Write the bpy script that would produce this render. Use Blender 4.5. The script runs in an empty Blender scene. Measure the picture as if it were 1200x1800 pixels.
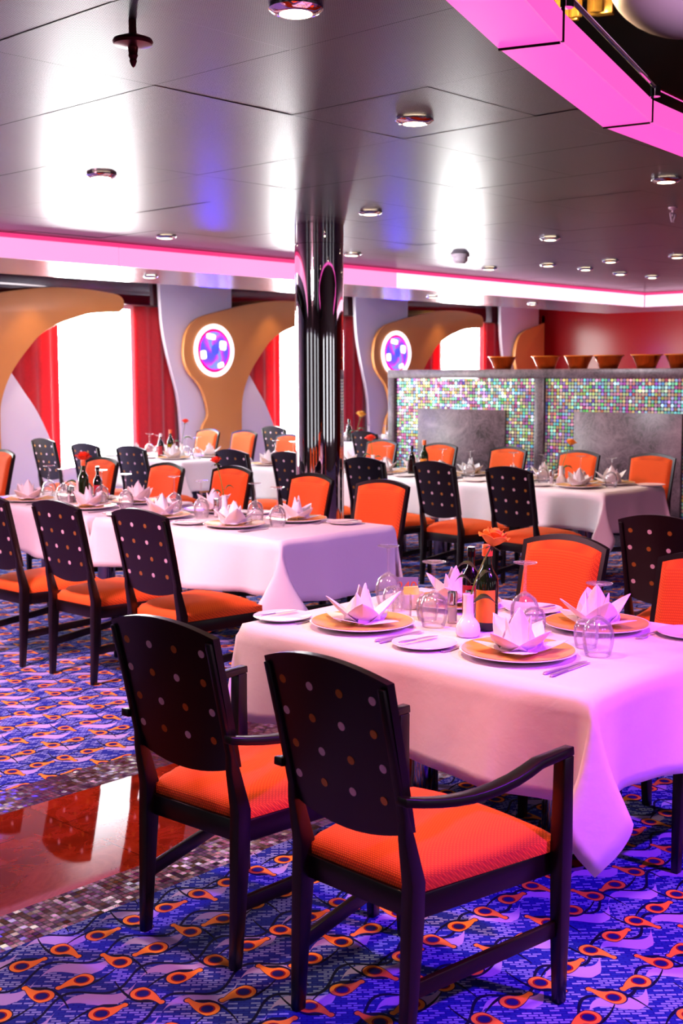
import bpy, bmesh, math, random
from mathutils import Vector, Matrix
R = math.radians
PI = math.pi
SC = bpy.context.scene
COL = SC.collection
random.seed(7)

# ------------------------------------------------------------------ camera
EYE = 1.65
YAW, PITCH, ROLL, FPX = .75033, .112564, -.0025885, 2136.4
_F = Vector((math.cos(YAW)*math.cos(PITCH), math.sin(YAW)*math.cos(PITCH), -math.sin(PITCH)))
_R0 = Vector((math.sin(YAW), -math.cos(YAW), 0))
_U0 = _R0.cross(_F)
_R = _R0*math.cos(ROLL)+_U0*math.sin(ROLL)
_U = _U0*math.cos(ROLL)-_R0*math.sin(ROLL)
cd = bpy.data.cameras.new('camera')
cam = bpy.data.objects.new('camera', cd)
COL.objects.link(cam)
cam.matrix_world = Matrix(((_R.x, _U.x, -_F.x, 0), (_R.y, _U.y, -_F.y, 0), (_R.z, _U.z, -_F.z, EYE), (0, 0, 0, 1)))
cd.sensor_fit = 'VERTICAL'
cd.sensor_height = 36
cd.lens = FPX*36/1800
cd.clip_start = .05
cd.dof.use_dof = True
cd.dof.focus_distance = 3.95
cd.dof.aperture_fstop = 5.6
SC.camera = cam

# ------------------------------------------------------------------ exposure, world, lights
vs = SC.view_settings
vs.view_transform = 'Standard'
vs.look = 'None'
vs.gamma = 1
vs.use_curve_mapping = False
vs.exposure = 0.25
SC.cycles.max_bounces = 8
SC.cycles.transparent_max_bounces = 24
SC.cycles.sample_clamp_indirect = 4
SC.cycles.caustics_reflective = False
SC.cycles.caustics_refractive = False

W = bpy.data.worlds.new('world')
SC.world = W
W.use_nodes = True
W.node_tree.nodes['Background'].inputs[0].default_value = (.8, .9, 1, 1)
W.node_tree.nodes['Background'].inputs[1].default_value = .3

WINDOW_E = 30.0
def lamp(kind, name, loc, target, power, color, size=.1, cone=60, blend=.6):
    ld = bpy.data.lights.new(name, kind)
    ld.energy = power
    ld.color = color
    if kind == 'AREA':
        ld.shape = 'DISK'
        ld.size = size
    else:
        ld.shadow_soft_size = size
    if kind == 'SPOT':
        ld.spot_size = R(cone)
        ld.spot_blend = blend
    o = bpy.data.objects.new(name, ld)
    COL.objects.link(o)
    o.location = loc
    d = Vector(target)-Vector(loc)
    o.rotation_euler = d.to_track_quat('-Z', 'Y').to_euler()
    return o
# unseen spots and lamps in the atrium and over the tables, without fittings
lamp('SPOT', 'violet_stage_light', (3.7, -2.5, 3.9), (3.25, 1.65, .45), 2100, (.36, .03, 1), .12, 30, .7)
lamp('SPOT', 'blue_stage_light', (1.6, -2.4, 4.3), (2.6, 1.4, 0), 60, (.22, .16, 1), .3, 60, .9)  # unseen spot added to tint the near carpet blue
lamp('AREA', 'pink_atrium_light', (2.3, 1.0, 4.35), (3.2, 2.5, .7), 150, (1, .24, .46), .7)  # added lamp, out of view, strengthening the pink on the front table
lamp('AREA', 'rose_dining_light', (2.3, 5.3, 2.66), (4.4, 6.1, .6), 290, (1, .45, .58), .6)  # added fill for the left tables and carpet, no lamp hangs here
lamp('AREA', 'back_room_light', (6.9, 6.9, 2.66), (10.1, 6.6, 1.0), 85, (.95, .92, 1), .8)  # unseen fill lamp that brightens the bar and its chairs
lamp('AREA', 'window_bay_light', (9.4, 10.9, 2.85), (9.2, 10.9, 0), 60, (1, .86, .9), 1.4)  # this pair of unseen lamps fills the window bay, no fittings there
lamp('AREA', 'window_bay_light', (5.2, 10.9, 2.85), (5.2, 10.6, 0), 60, (1, .86, .9), 1.4)
DOWNLIGHT_W = 60
lamp('SPOT', 'lilac_stage_light', (5.3, -2.6, 4.0), (5.1, 4.7, .62), 1000, (.62, .30, 1), .12, 17, .8)  # unseen spot added to brighten the near end of the left middle cloth
lamp('AREA', 'red_wall_wash', (17.2, 8.5, 2.9), (19.4, 8.3, 1.6), 240, (1, .12, .10), .8)  # red lamp added out of view to redden wall and ceiling

# ------------------------------------------------------------------ mesh helpers
def lin(h):
    h = h.lstrip('#')
    c = [int(h[i:i+2], 16)/255 for i in (0, 2, 4)]
    return tuple(x/12.92 if x <= .04045 else ((x+.055)/1.055)**2.4 for x in c)+(1,)

class MB:
    def __init__(s):
        s.v = []; s.f = []; s.m = []; s.mi = 0; s.X = Matrix.Identity(4)
    def at(s, M):
        s.X = M; return s
    def add(s, vs_, fs):
        b = len(s.v)
        s.v += [tuple(s.X @ Vector(p)) for p in vs_]
        s.f += [tuple(b+i for i in f) for f in fs]
        s.m += [s.mi]*len(fs)
        return s
    def box(s, x0, x1, y0, y1, z0, z1):
        v = [(x, y, z) for z in (z0, z1) for y in (y0, y1) for x in (x0, x1)]
        return s.add(v, [(0, 2, 3, 1), (4, 5, 7, 6), (0, 1, 5, 4), (2, 6, 7, 3), (0, 4, 6, 2), (1, 3, 7, 5)])
    def loft(s, rings, caps=True, closed=False):
        n = len(rings[0]); v = [p for r in rings for p in r]; f = []
        K = len(rings)
        for i in range(K if closed else K-1):
            for j in range(n):
                a, b = i*n+j, i*n+(j+1) % n
                c, d = ((i+1) % K)*n+(j+1) % n, ((i+1) % K)*n+j
                f.append((a, b, c, d))
        if caps and not closed:
            f.append(tuple(range(n-1, -1, -1)))
            f.append(tuple((K-1)*n+j for j in range(n)))
        return s.add(v, f)
    def lathe(s, prof, n=24, c=(0, 0, 0)):
        rings = [[(c[0]+r*math.cos(2*PI*j/n), c[1]+r*math.sin(2*PI*j/n), c[2]+z) for j in range(n)] for r, z in prof]
        return s.loft(rings)
    def tube(s, pts, rad, n=8):
        pts = [Vector(p) for p in pts]
        if not isinstance(rad, (list, tuple)): rad = [rad]*len(pts)
        rings = []; up = Vector((0, 0, 1))
        for i, p in enumerate(pts):
            t = (pts[min(i+1, len(pts)-1)]-pts[max(i-1, 0)]).normalized()
            a = t.cross(up)
            if a.length < .05: a = t.cross(Vector((1, 0, 0)))
            a.normalize(); b = a.cross(t).normalized()
            rings.append([p+(a*math.cos(2*PI*j/n)+b*math.sin(2*PI*j/n))*rad[i] for j in range(n)])
        return s.loft(rings)
    def prism(s, out, d0, d1, ax=1):
        n = len(out)
        def P(a, b, d): return (a, d, b) if ax == 1 else ((d, a, b) if ax == 0 else (a, b, d))
        v = [P(a, b, d0) for a, b in out]+[P(a, b, d1) for a, b in out]
        f = [tuple(range(n)), tuple(range(2*n-1, n-1, -1))]
        f += [(i, i+n, (i+1) % n+n, (i+1) % n) for i in range(n)]
        return s.add(v, f)
    def grid(s, fn, nu, nv, closed_u=False):
        v = [fn(i/(nu if closed_u else nu-1) if True else 0, j/(nv-1)) for j in range(nv) for i in range(nu)]
        f = []
        for j in range(nv-1):
            for i in range(nu if closed_u else nu-1):
                a, b = j*nu+i, j*nu+(i+1) % nu
                f.append((a, b, b+nu, a+nu))
        return s.add(v, f)
    def build(s, name, mats, parent=None, smooth=40, bevel=0, seg=2, solid=0, subd=0, loc=None):
        me = bpy.data.meshes.new(name)
        me.from_pydata(s.v, [], s.f)
        for m in (mats if isinstance(mats, (list, tuple)) else [mats]): me.materials.append(m)
        me.polygons.foreach_set('material_index', s.m)
        bm = bmesh.new(); bm.from_mesh(me)
        bmesh.ops.recalc_face_normals(bm, faces=bm.faces[:])
        if bevel:
            ed = [e for e in bm.edges if len(e.link_faces) == 2 and e.calc_face_angle(0) > R(35)]
            bmesh.ops.bevel(bm, geom=ed, offset=bevel, segments=seg, affect='EDGES', profile=.5, clamp_overlap=True)
        bm.to_mesh(me); bm.free()
        if smooth:
            me.shade_smooth(); me.set_sharp_from_angle(angle=R(smooth))
        o = bpy.data.objects.new(name, me)
        COL.objects.link(o)
        if parent: o.parent = parent
        if loc: o.location = loc
        if solid:
            md = o.modifiers.new('thickness', 'SOLIDIFY'); md.thickness = solid; md.offset = 0
        if subd:
            md = o.modifiers.new('smooth', 'SUBSURF'); md.levels = subd; md.render_levels = subd
        return o

def tag(o, label=None, cat=None, group=None, kind=None):
    if label: o['label'] = label
    if cat: o['category'] = cat
    if group: o['group'] = group
    if kind: o['kind'] = kind
    return o
def empty(name, loc=(0, 0, 0), rz=0):
    o = bpy.data.objects.new(name, None)
    o.empty_display_size = .1
    COL.objects.link(o)
    o.location = loc; o.rotation_euler = (0, 0, rz)
    return o
def put(o, loc, rz=0, label=None, group=None):
    o.location = loc; o.rotation_euler = (0, 0, rz)
    if label: o['label'] = label
    if group: o['group'] = group
    return o
def copy_tree(o, parent=None):
    c = o.copy(); COL.objects.link(c)
    if parent: c.parent = parent
    for ch in KIDS.get(o.name) or list(o.children): copy_tree(ch, c)
    return c
KIDS = {}
class Proto:
    """first use places the built thing itself, later uses place copies with copied parts"""
    def __init__(s, o): s.o = o; s.used = False
    def place(s, loc, rz=0, label=None, group=None):
        if s.used: c = copy_tree(s.o)
        else: c = s.o; s.used = True
        return put(c, loc, rz, label, group)

# ------------------------------------------------------------------ node helpers
class NT:
    def __init__(s, name):
        s.mat = bpy.data.materials.new(name); s.mat.use_nodes = True
        s.t = s.mat.node_tree; s.b = s.t.nodes['Principled BSDF']; s.out = s.t.nodes['Material Output']
    def n(s, typ, **kw):
        x = s.t.nodes.new(typ)
        for k, v in kw.items(): setattr(x, k, v)
        return x
    def wire(s, sock, v):
        if isinstance(v, E_): s.t.links.new(v.s, sock)
        elif hasattr(v, 'links'): s.t.links.new(v, sock)
        else:
            if hasattr(sock.default_value, '__len__') and not hasattr(v, '__len__'): v = (v, v, v)
            if hasattr(v, '__len__') and len(v) == 4 and len(sock.default_value) == 3: v = v[:3]
            sock.default_value = v
    def m(s, op, *a, clamp=False):
        x = s.n('ShaderNodeMath', operation=op, use_clamp=clamp)
        for i, v in enumerate(a): s.wire(x.inputs[i], v)
        return E_(s, x.outputs[0])
    def xyz(s, kind='pos'):
        if kind == 'pos': src = s.n('ShaderNodeNewGeometry').outputs['Position']
        elif kind == 'obj': src = s.n('ShaderNodeTexCoord').outputs['Object']
        x = s.n('ShaderNodeSeparateXYZ'); s.t.links.new(src, x.inputs[0])
        return [E_(s, o) for o in x.outputs]
    def vec(s, x, y, z=0):
        c = s.n('ShaderNodeCombineXYZ')
        for i, v in enumerate((x, y, z)): s.wire(c.inputs[i], v)
        return c.outputs[0]
    def mix(s, f, a, b):
        x = s.n('ShaderNodeMix', data_type='RGBA')
        s.wire(x.inputs[0], f); s.wire(x.inputs[6], a); s.wire(x.inputs[7], b)
        return x.outputs[2]
    def noise(s, vec=None, scale=5, detail=3, rough=.5, dist=0):
        x = s.n('ShaderNodeTexNoise')
        x.inputs['Scale'].default_value = scale; x.inputs['Detail'].default_value = detail
        x.inputs['Roughness'].default_value = rough; x.inputs['Distortion'].default_value = dist
        if vec is not None: s.t.links.new(vec, x.inputs['Vector'])
        return E_(s, x.outputs[0]), x.outputs[1]
    def white(s, vec):
        x = s.n('ShaderNodeTexWhiteNoise', noise_dimensions='3D')
        s.t.links.new(vec, x.inputs['Vector'])
        return E_(s, x.outputs[0]), x.outputs[1]
    def ramp(s, f, stops):
        x = s.n('ShaderNodeValToRGB'); e = x.color_ramp.elements
        while len(e) < len(stops): e.new(.5)
        for el, (p, c) in zip(e, stops): el.position = p; el.color = c
        s.wire(x.inputs[0], f)
        return x.outputs[0]
    def bump(s, h, strength=.3, dist=.01):
        x = s.n('ShaderNodeBump'); x.inputs['Strength'].default_value = strength; x.inputs['Distance'].default_value = dist
        s.wire(x.inputs['Height'], h); s.t.links.new(x.outputs[0], s.b.inputs['Normal'])
    def set(s, **kw):
        for k, v in kw.items(): s.wire(s.b.inputs[k.replace('_', ' ')], v)
        return s
class E_:
    def __init__(s, nt, sock): s.nt = nt; s.s = sock
    def __add__(s, o): return s.nt.m('ADD', s, o)
    __radd__ = __add__
    def __sub__(s, o): return s.nt.m('SUBTRACT', s, o)
    def __rsub__(s, o): return s.nt.m('SUBTRACT', o, s)
    def __mul__(s, o): return s.nt.m('MULTIPLY', s, o)
    __rmul__ = __mul__
    def __truediv__(s, o): return s.nt.m('DIVIDE', s, o)
    def lt(s, o): return s.nt.m('LESS_THAN', s, o)
    def gt(s, o): return s.nt.m('GREATER_THAN', s, o)
    def floor(s): return s.nt.m('FLOOR', s)
    def fract(s): return s.nt.m('FRACT', s)
    def abs(s): return s.nt.m('ABSOLUTE', s)
    def sin(s): return s.nt.m('SINE', s)
    def sqrt(s): return s.nt.m('SQRT', s)
    def clamp(s): return s.nt.m('ADD', s, 0, clamp=True)
    def min(s, o): return s.nt.m('MINIMUM', s, o)
    def max(s, o): return s.nt.m('MAXIMUM', s, o)

def plain(name, col, rough=.5, metal=0, noise=0, nscale=30, bump=0, **kw):
    t = NT(name); c = lin(col) if isinstance(col, str) else col
    if noise:
        f, _ = t.noise(t.n('ShaderNodeTexCoord').outputs['Object'], nscale, 4)
        t.set(Base_Color=t.mix(f, tuple(x*(1-noise) for x in c[:3])+(1,), tuple(min(1, x*(1+noise)) for x in c[:3])+(1,)))
        if bump: t.bump(f, bump, .004)
    else: t.set(Base_Color=c)
    t.set(Roughness=rough, Metallic=metal, **kw)
    return t.mat
def glow(name, col, strength):
    t = NT(name)
    c = lin(col) if isinstance(col, str) else col
    t.set(Base_Color=(.02, .02, .02, 1), Emission_Color=c, Emission_Strength=strength, Roughness=.4)
    return t.mat
# ------------------------------------------------------------------ materials
def mat_carpet():
    t = NT('patterned_carpet'); X, Y, Z = t.xyz()
    PX, PY = .2575, .3752
    x = X-1.9; y = Y-2.88
    # local frame of the room diagonal: u runs along the tails
    S = .7071
    def eye(ox, oy, dx, dy, curl):
        # a round head that narrows into a curved tail; distance to a bent, tapering line
        a = ((x-ox)/PX+.5).fract()*PX-PX/2
        b = ((y-oy)/PY+.5).fract()*PY-PY/2
        u = a*dx+b*dy; v = b*dx-a*dy
        h = (u/.052).clamp()
        vv = v+h*h*curl
        uu = u-h*.052
        d = (uu*uu+vv*vv).sqrt()-(.0335-.0225*h)
        r = ((u*u)*1.0+v*v).sqrt()
        # dark hook that trails from the other side of the head
        k = (u*-1/.085).clamp()
        w = v-k*k*curl*2.0+.037*(1 if curl > 0 else -1)*(1-k*.4)
        hook = (w.abs()-(.0105-.006*k)).max(u-.035).max(u*-1-.085)
        return d, r, hook
    eyes = [eye(0, 0, S, -S, .046), eye(.12, -.004, S, -S, -.042), eye(.065, -.1876, -S, S, .046), eye(.19, -.192, -S, S, -.042)]
    d = eyes[0][0].min(eyes[1][0]).min(eyes[2][0]).min(eyes[3][0])
    r = eyes[0][1].min(eyes[1][1]).min(eyes[2][1]).min(eyes[3][1])
    hk = eyes[0][2].min(eyes[1][2]).min(eyes[2][2]).min(eyes[3][2])
    ph = (x-y*.35)*(2*PI/PX)
    wave = ph.sin()*.036+((y+x*.10)/PY*2).fract()*.1876-.0938
    blob = (wave+.036).abs()-(.017+(ph+1.2).sin()*.017)
    # basket weave dashes
    u = (x-y)*S; v = (x+y)*S
    row = (v/.0115).floor()
    c = u/.030+row*.5
    cell = t.white(t.vec(c.floor(), row, 3))[0]
    dash = ((c.fract()-.5).abs()*.030-.0125).max(((v/.0115).fract()-.5).abs()*.0115-.0038).lt(0)
    weave = t.mix(dash*(cell*.4+.6), lin('#141e8c'), lin('#93a8ee'))
    weave = t.mix(cell.gt(.55)*dash, weave, lin('#1b2f9c'))
    nz, _ = t.noise(t.n('ShaderNodeNewGeometry').outputs['Position'], 900, 1)
    lav = t.mix(nz, lin('#958cd0'), lin('#b4a8e2'))
    base = t.mix(blob.lt(0), weave, lav)
    base = t.mix((wave-.004).abs().lt(.0062), base, lin('#060838'))
    base = t.mix(hk.lt(0), base, lin('#05072e'))
    base = t.mix((d-.004).lt(0), base, lin('#141052'))
    base = t.mix(d.lt(0), base, t.mix(nz, lin('#e0802a'), lin('#f49a3e')))
    base = t.mix(r.lt(.0215), base, lin('#8e1020'))
    base = t.mix(r.lt(.0165), base, lin('#12106a'))
    t.set(Base_Color=base, Roughness=.95)
    t.b.inputs['Specular IOR Level'].default_value = .15
    t.bump(nz, .5, .003)
    return t.mat

def mat_tiles(name, pitch, dark, vivid, axes='xy', gap=.1, rough=.18, rnd=.35, sat=.9, val=.8, round_=False, tint=None, metal=.85, hue=(0, 1)):
    t = NT(name); P = t.xyz()
    a = P['xyz'.index(axes[0])]/pitch; b = P['xyz'.index(axes[1])]/pitch
    cell = t.vec(a.floor(), b.floor(), 1.5)
    w, wc = t.white(cell); w2, _ = t.white(t.vec(a.floor(), b.floor(), 8.5))
    n, _ = t.noise(cell, .13, 2)
    hsv = t.n('ShaderNodeCombineColor', mode='HSV')
    t.wire(hsv.inputs[0], ((n*1.6+w*.8).fract()*hue[1]+hue[0]).fract()); t.wire(hsv.inputs[1], w2*.45+sat-.45); t.wire(hsv.inputs[2], w*.4+val-.2)
    col = hsv.outputs[0]
    if tint: col = t.mix(tint[1], col, tint[0])
    fa = (a.fract()-.5); fb = (b.fract()-.5)
    inside = (fa*fa+fb*fb).sqrt().lt(.5-gap) if round_ else fa.abs().max(fb.abs()).lt(.5-gap)
    t.set(Base_Color=t.mix(inside, dark, t.mix(vivid, dark, col)), Metallic=inside*metal, Roughness=rough)
    # every tile is set at a slightly different tilt
    nrm = t.n('ShaderNodeNewGeometry').outputs['Normal']
    sub = t.n('ShaderNodeVectorMath', operation='SUBTRACT'); t.t.links.new(wc, sub.inputs[0]); sub.inputs[1].default_value = (.5, .5, .5)
    sc = t.n('ShaderNodeVectorMath', operation='SCALE'); t.t.links.new(sub.outputs[0], sc.inputs[0]); sc.inputs['Scale'].default_value = rnd
    ad = t.n('ShaderNodeVectorMath', operation='ADD'); t.t.links.new(nrm, ad.inputs[0]); t.t.links.new(sc.outputs[0], ad.inputs[1])
    no = t.n('ShaderNodeVectorMath', operation='NORMALIZE'); t.t.links.new(ad.outputs[0], no.inputs[0])
    t.t.links.new(no.outputs[0], t.b.inputs['Normal'])
    return t.mat

def mat_marble(name, c0, c1, c2, scale=2.2, rough=.2, joint=0, axes='xy', vn=.45):
    t = NT(name); P = t.xyz(); pos = t.n('ShaderNodeNewGeometry').outputs['Position']
    f, fc = t.noise(pos, scale, 8, .62, 1.4)
    g, _ = t.noise(pos, scale*3.1, 6, .6, 2.0)
    vein = (1-((g-.5).abs()*14)).clamp()
    col = t.ramp(f, [(.3, c0), (.55, c1), (.75, c2)])
    col = t.mix(vein*vn, col, tuple(min(1, x*1.9+.02) for x in c1[:3])+(1,))
    if joint:
        a = P['xyz'.index(axes[0])]/joint; b = P['xyz'.index(axes[1])]/joint
        w, _ = t.white(t.vec(a.floor(), b.floor(), 2))
        col = t.mix(w*.35, col, c0)
        ln = (a.fract()-.5).abs().max((b.fract()-.5).abs()).gt(.4965)
        col = t.mix(ln*.7, col, tuple(x*.4 for x in c0[:3])+(1,))
    t.set(Base_Color=col, Roughness=rough)
    return t.mat

def mat_ceiling():
    t = NT('perforated_metal'); X, Y, Z = t.xyz(); p = .0075
    a = (X/p).fract()-.5; b = (Y/p).fract()-.5
    hole = (a*a+b*b).sqrt().lt(.31)
    n, _ = t.noise(t.n('ShaderNodeNewGeometry').outputs['Position'], 1.5, 2)
    t.set(Base_Color=t.mix(hole, t.mix(n, lin('#574957'), lin('#665764')), lin('#0c070a')), Metallic=.92, Roughness=.31+hole*.3)
    return t.mat

def mat_weave(name, c0, c1, p=.0075):
    t = NT(name); O = t.n('ShaderNodeTexCoord').outputs['Generated']
    X, Y, Z = t.xyz('obj')
    r = (Z/p+X/p).floor()
    a = (Y/p+r*.5).fract()-.5; b = (Z/p+X/p).fract()-.5
    h = (1-a.abs()*1.7)*(1-b.abs()*1.5)
    n, _ = t.noise(t.n('ShaderNodeTexCoord').outputs['Object'], 60, 2)
    t.set(Base_Color=t.mix((h*1.5).clamp(), c0, c1), Roughness=.85)
    t.bump(h+n*.3, .35, .003)
    return t.mat

def mat_cloth(name, col, sc=9, strength=.35, trans=.0):
    t = NT(name); pos = t.n('ShaderNodeNewGeometry').outputs['Position']
    f, _ = t.noise(pos, sc, 5, .55, .25); g, _ = t.noise(pos, 1400, 1)
    t.set(Base_Color=col, Roughness=.82, Sheen_Weight=.15)
    t.bump(f+g*.03, strength, .012)
    return t.mat

def mat_glass(name='clear_glass', tint=(1, 1, 1, 1), refl=.5):
    t = NT(name)
    tr = t.n('ShaderNodeBsdfTransparent'); tr.inputs[0].default_value = tint
    gl = t.n('ShaderNodeBsdfGlossy'); gl.inputs['Roughness'].default_value = .02
    lw = t.n('ShaderNodeLayerWeight'); lw.inputs['Blend'].default_value = .22
    mx = t.n('ShaderNodeMixShader')
    f = t.m('MULTIPLY', lw.outputs['Fresnel'], refl)
    f = t.m('ADD', f, .05, clamp=True)
    t.wire(mx.inputs[0], f)
    t.t.links.new(tr.outputs[0], mx.inputs[1]); t.t.links.new(gl.outputs[0], mx.inputs[2])
    df = t.n('ShaderNodeBsdfDiffuse'); df.inputs[0].default_value = (.95, .95, 1, 1)  # white film mixed in to brighten the glass, as if catching light
    m2 = t.n('ShaderNodeMixShader'); m2.inputs[0].default_value = .05
    t.t.links.new(mx.outputs[0], m2.inputs[1]); t.t.links.new(df.outputs[0], m2.inputs[2])
    t.t.links.new(m2.outputs[0], t.out.inputs[0])
    return t.mat

def mat_medallion():
    t = NT('coloured_medallion_glass'); X, Y, Z = t.xyz('obj')
    r = (X*X+Z*Z).sqrt(); ang = t.m('ARCTAN2', Z, X)
    n, nc = t.noise(t.n('ShaderNodeTexCoord').outputs['Object'], 4.5, 3, .5, 1.5)
    s = ((ang*2+r*14+n*3).sin()*.5+.5)
    col = t.ramp(s, [(.1, (.0025, .002, .9, 1)), (.45, (.007, .0013, .9, 1)), (.75, (.015, .0013, .7, 1)), (1, (.004, .006, 1, 1))])
    col = t.mix((r-.255).gt(0), col, (.017, .0002, .004, 1))
    t.set(Base_Color=col, Emission_Color=col, Emission_Strength=55.0, Roughness=.15)
    return t.mat

def mat_wood_dark():
    t = NT('dark_stained_wood'); X, Y, Z = t.xyz('obj')
    n, _ = t.noise(t.vec(X*4, Y*4, Z*.5), 14, 5, .6, .4)
    t.set(Base_Color=t.mix(n, lin('#0a0405'), lin('#16090c')), Roughness=.30)
    t.b.inputs['Specular IOR Level'].default_value = .45
    return t.mat

M = {}
M['carpet'] = mat_carpet()
M['floor_mosaic'] = mat_tiles('aisle_mosaic', .0215, lin('#140408'), .95, 'xy', .12, .2, .26, .85, .40, tint=(lin('#4a0a24'), .35), hue=(.70, .40), metal=.7)
M['aisle'] = mat_marble('red_marble', lin('#4a1005'), lin('#7c2008'), lin('#9a300e'), 1.6, .035, .62, vn=.22)
M['ceiling'] = mat_ceiling()
M['bar_mosaic'] = mat_tiles('iridescent_disc_mosaic', .0335, lin('#2a1c48'), 1.0, 'yz', .06, .3, .22, .85, .72, True, metal=.3)
M['bar_marble'] = mat_marble('grey_rose_marble', lin('#2e2024'), lin('#5c4a52'), lin('#8a767e'), 3.0, .34)
M['wood'] = mat_wood_dark()
M['dot_pale'] = plain('pale_inlay', '#e8c8d0', .35, .3)
M['dot_gold'] = plain('gold_inlay', '#c98a3c', .3, .7)
M['orange'] = mat_weave('orange_woven_fabric', lin('#b83a06'), lin('#f9650f'))
M['linen'] = mat_cloth('white_linen', (.82, .78, .80, 1), 5, .42)
M['napkin'] = mat_cloth('white_napkin_cotton', (.84, .80, .80, 1), 16, .25)
M['glass'] = mat_glass()
M['china'] = plain('white_china', '#f2ece6', .12, 0)
M['gold_china'] = plain('gold_banded_china', '#f2c070', .22, .15, .08, 20)
M['silver'] = plain('polished_silver', '#e0dce0', .3, .75)
M['chrome'] = plain('chrome', '#e6e6ea', .06, 1)
M['mirror'] = plain('mirror_steel', '#e4e0e4', .025, 1)
M['steel'] = plain('dark_mirror_steel', '#8a8590', .08, 1)
M['pedestal'] = plain('black_gloss_metal', '#1a1418', .12, .6)
M['tan'] = plain('tan_veneer', '#c98544', .42, 0, .06, 3)
M['tan_edge'] = plain('tan_edge', '#d08428', .3, .2)
M['white_wall'] = plain('white_lacquer_panel', '#d9d2dc', .38, 0, .02, 2)
M['header'] = plain('dark_red_gloss', '#3a0612', .06, .0, Coat_Weight=1.0)
M['red_wall'] = plain('dark_red_gloss_wall', '#6a0208', .2, 0, .35, .4, Specular_IOR_Level=.15)
M['dark'] = plain('dark_paint', '#120a0e', .7)
M['soffit'] = plain('pale_gloss_soffit', '#9a92a2', .2, .4)
M['paint'] = plain('wine_paint', '#3a1420', .6, 0, .1, 2)
M['bottle_green'] = plain('green_bottle_glass', '#16220c', .06, 0)
M['bottle_dark'] = plain('black_bottle_glass', '#0c0608', .06, 0)
M['oil'] = plain('olive_oil', '#8a7a12', .1)
M['label_orange'] = plain('orange_paper_label', '#f08a1e', .6)
M['label_red'] = plain('red_paper_label', '#a81428', .5)
M['cap_orange'] = plain('orange_cap', '#f0682e', .4)
M['rose'] = plain('orange_rose_petal', '#f98a22', .6, 0, .3, 30)
M['rose_yellow'] = plain('yellow_rose_petal', '#f6a63a', .6, 0, .25, 14)
M['rose_red'] = plain('red_orange_rose_petal', '#ee3208', .6, 0, .3, 14)
M['leaf'] = plain('rose_leaf', '#2c5a1c', .45, 0, .3, 20)
M['leaf_dark'] = plain('dark_rose_leaf', '#35421c', .45, 0, .3, 20)
M['stem'] = plain('rose_stem', '#5f7a22', .5)
M['copper'] = plain('copper_bowl', '#c8561e', .14, .9)
M['amber'] = plain('amber_glass', '#e8842a', .1, .2)
M['pink_glow'] = glow('lit_pink_panel', (1, .075, .52, 1), 1.05)
M['pink_side'] = glow('lit_pink_side', (1, .095, .5, 1), 1.05)
M['cove_glow'] = glow('lit_cove_panel', (1, .33, .66, 1), 1.1)
M['cove_glow_bright'] = glow('bright_cove_panel', (1, .55, .74, 1), 1.7)
M['cove_rail'] = glow('cove_rail', (1, .04, .22, 1), .9)  # pink reflected along the ceiling edge, put in as the rail's own glow
M['window'] = glow('daylight_window', (.97, 1, .96, 1), WINDOW_E)
M['window_far'] = glow('daylight_window_far', (.95, .97, 1, 1), .6)  # dim panes added on unseen walls for reflections
M['window_side'] = glow('daylight_window_side', (.95, .97, 1, 1), 1.2)
M['amber_glow'] = glow('lit_amber_crystal', (1, .55, .2, 1), 1.0)
M['lamp'] = glow('halogen_lamp', (1, .78, .5, 1), 14)
M['ring_glow'] = glow('lit_white_ring', (1, .86, .93, 1), 1.6)
M['medal'] = mat_medallion()
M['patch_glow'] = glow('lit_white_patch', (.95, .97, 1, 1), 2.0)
M['boss_glow'] = glow('blue_boss', (.06, .08, .9, 1), 1.2)
M['crystal'] = plain('gold_crystal', '#c89a4a', .2, .6, .5, 9)
M['pale_plastic'] = plain('pale_plastic', '#c9b8c4', .4)
M['red_metal'] = plain('red_brown_metal', '#5a1c22', .3, .8)
M['card'] = plain('white_card', '#f4eeee', .6)
M['violet_card'] = plain('violet_print', '#8a3a78', .5)
M['print'] = plain('red_orange_print', '#e06a3a', .5)
M['grey_card'] = plain('grey_blue_card', '#8a8ea8', .4)
M['yellow'] = plain('yellow_sachets', '#f4e68a', .6)
M['sauce'] = plain('brown_condiment', '#4a1c16', .2)
M['salt'] = plain('white_salt', '#efe6ea', .5)
def mat_curtain():
    t = NT('red_velvet'); n, _ = t.noise(t.n('ShaderNodeTexCoord').outputs['Object'], 30, 4)
    t.set(Base_Color=t.mix(n, lin('#b00a18'), lin('#d81c2a')), Roughness=.6, Sheen_Weight=.4)
    tl = t.n('ShaderNodeBsdfTranslucent'); tl.inputs[0].default_value = lin('#e01838')
    mx = t.n('ShaderNodeMixShader'); mx.inputs[0].default_value = .32
    t.t.links.new(t.b.outputs[0], mx.inputs[1]); t.t.links.new(tl.outputs[0], mx.inputs[2])
    t.t.links.new(mx.outputs[0], t.out.inputs[0])
    return t.mat
M['curtain'] = mat_curtain()
# ------------------------------------------------------------------ the setting
ZC = 2.719      # dining room ceiling
ZS = 2.533      # underside of the cove and soffit
YC = 8.2        # cove face
YW = 13.0       # window wall
XC = 14.7       # where the cove turns
XR = 19.4       # red end wall
def structure(mb, name, mats, **kw): return tag(mb.build(name, mats, **kw), kind='structure')

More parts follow.
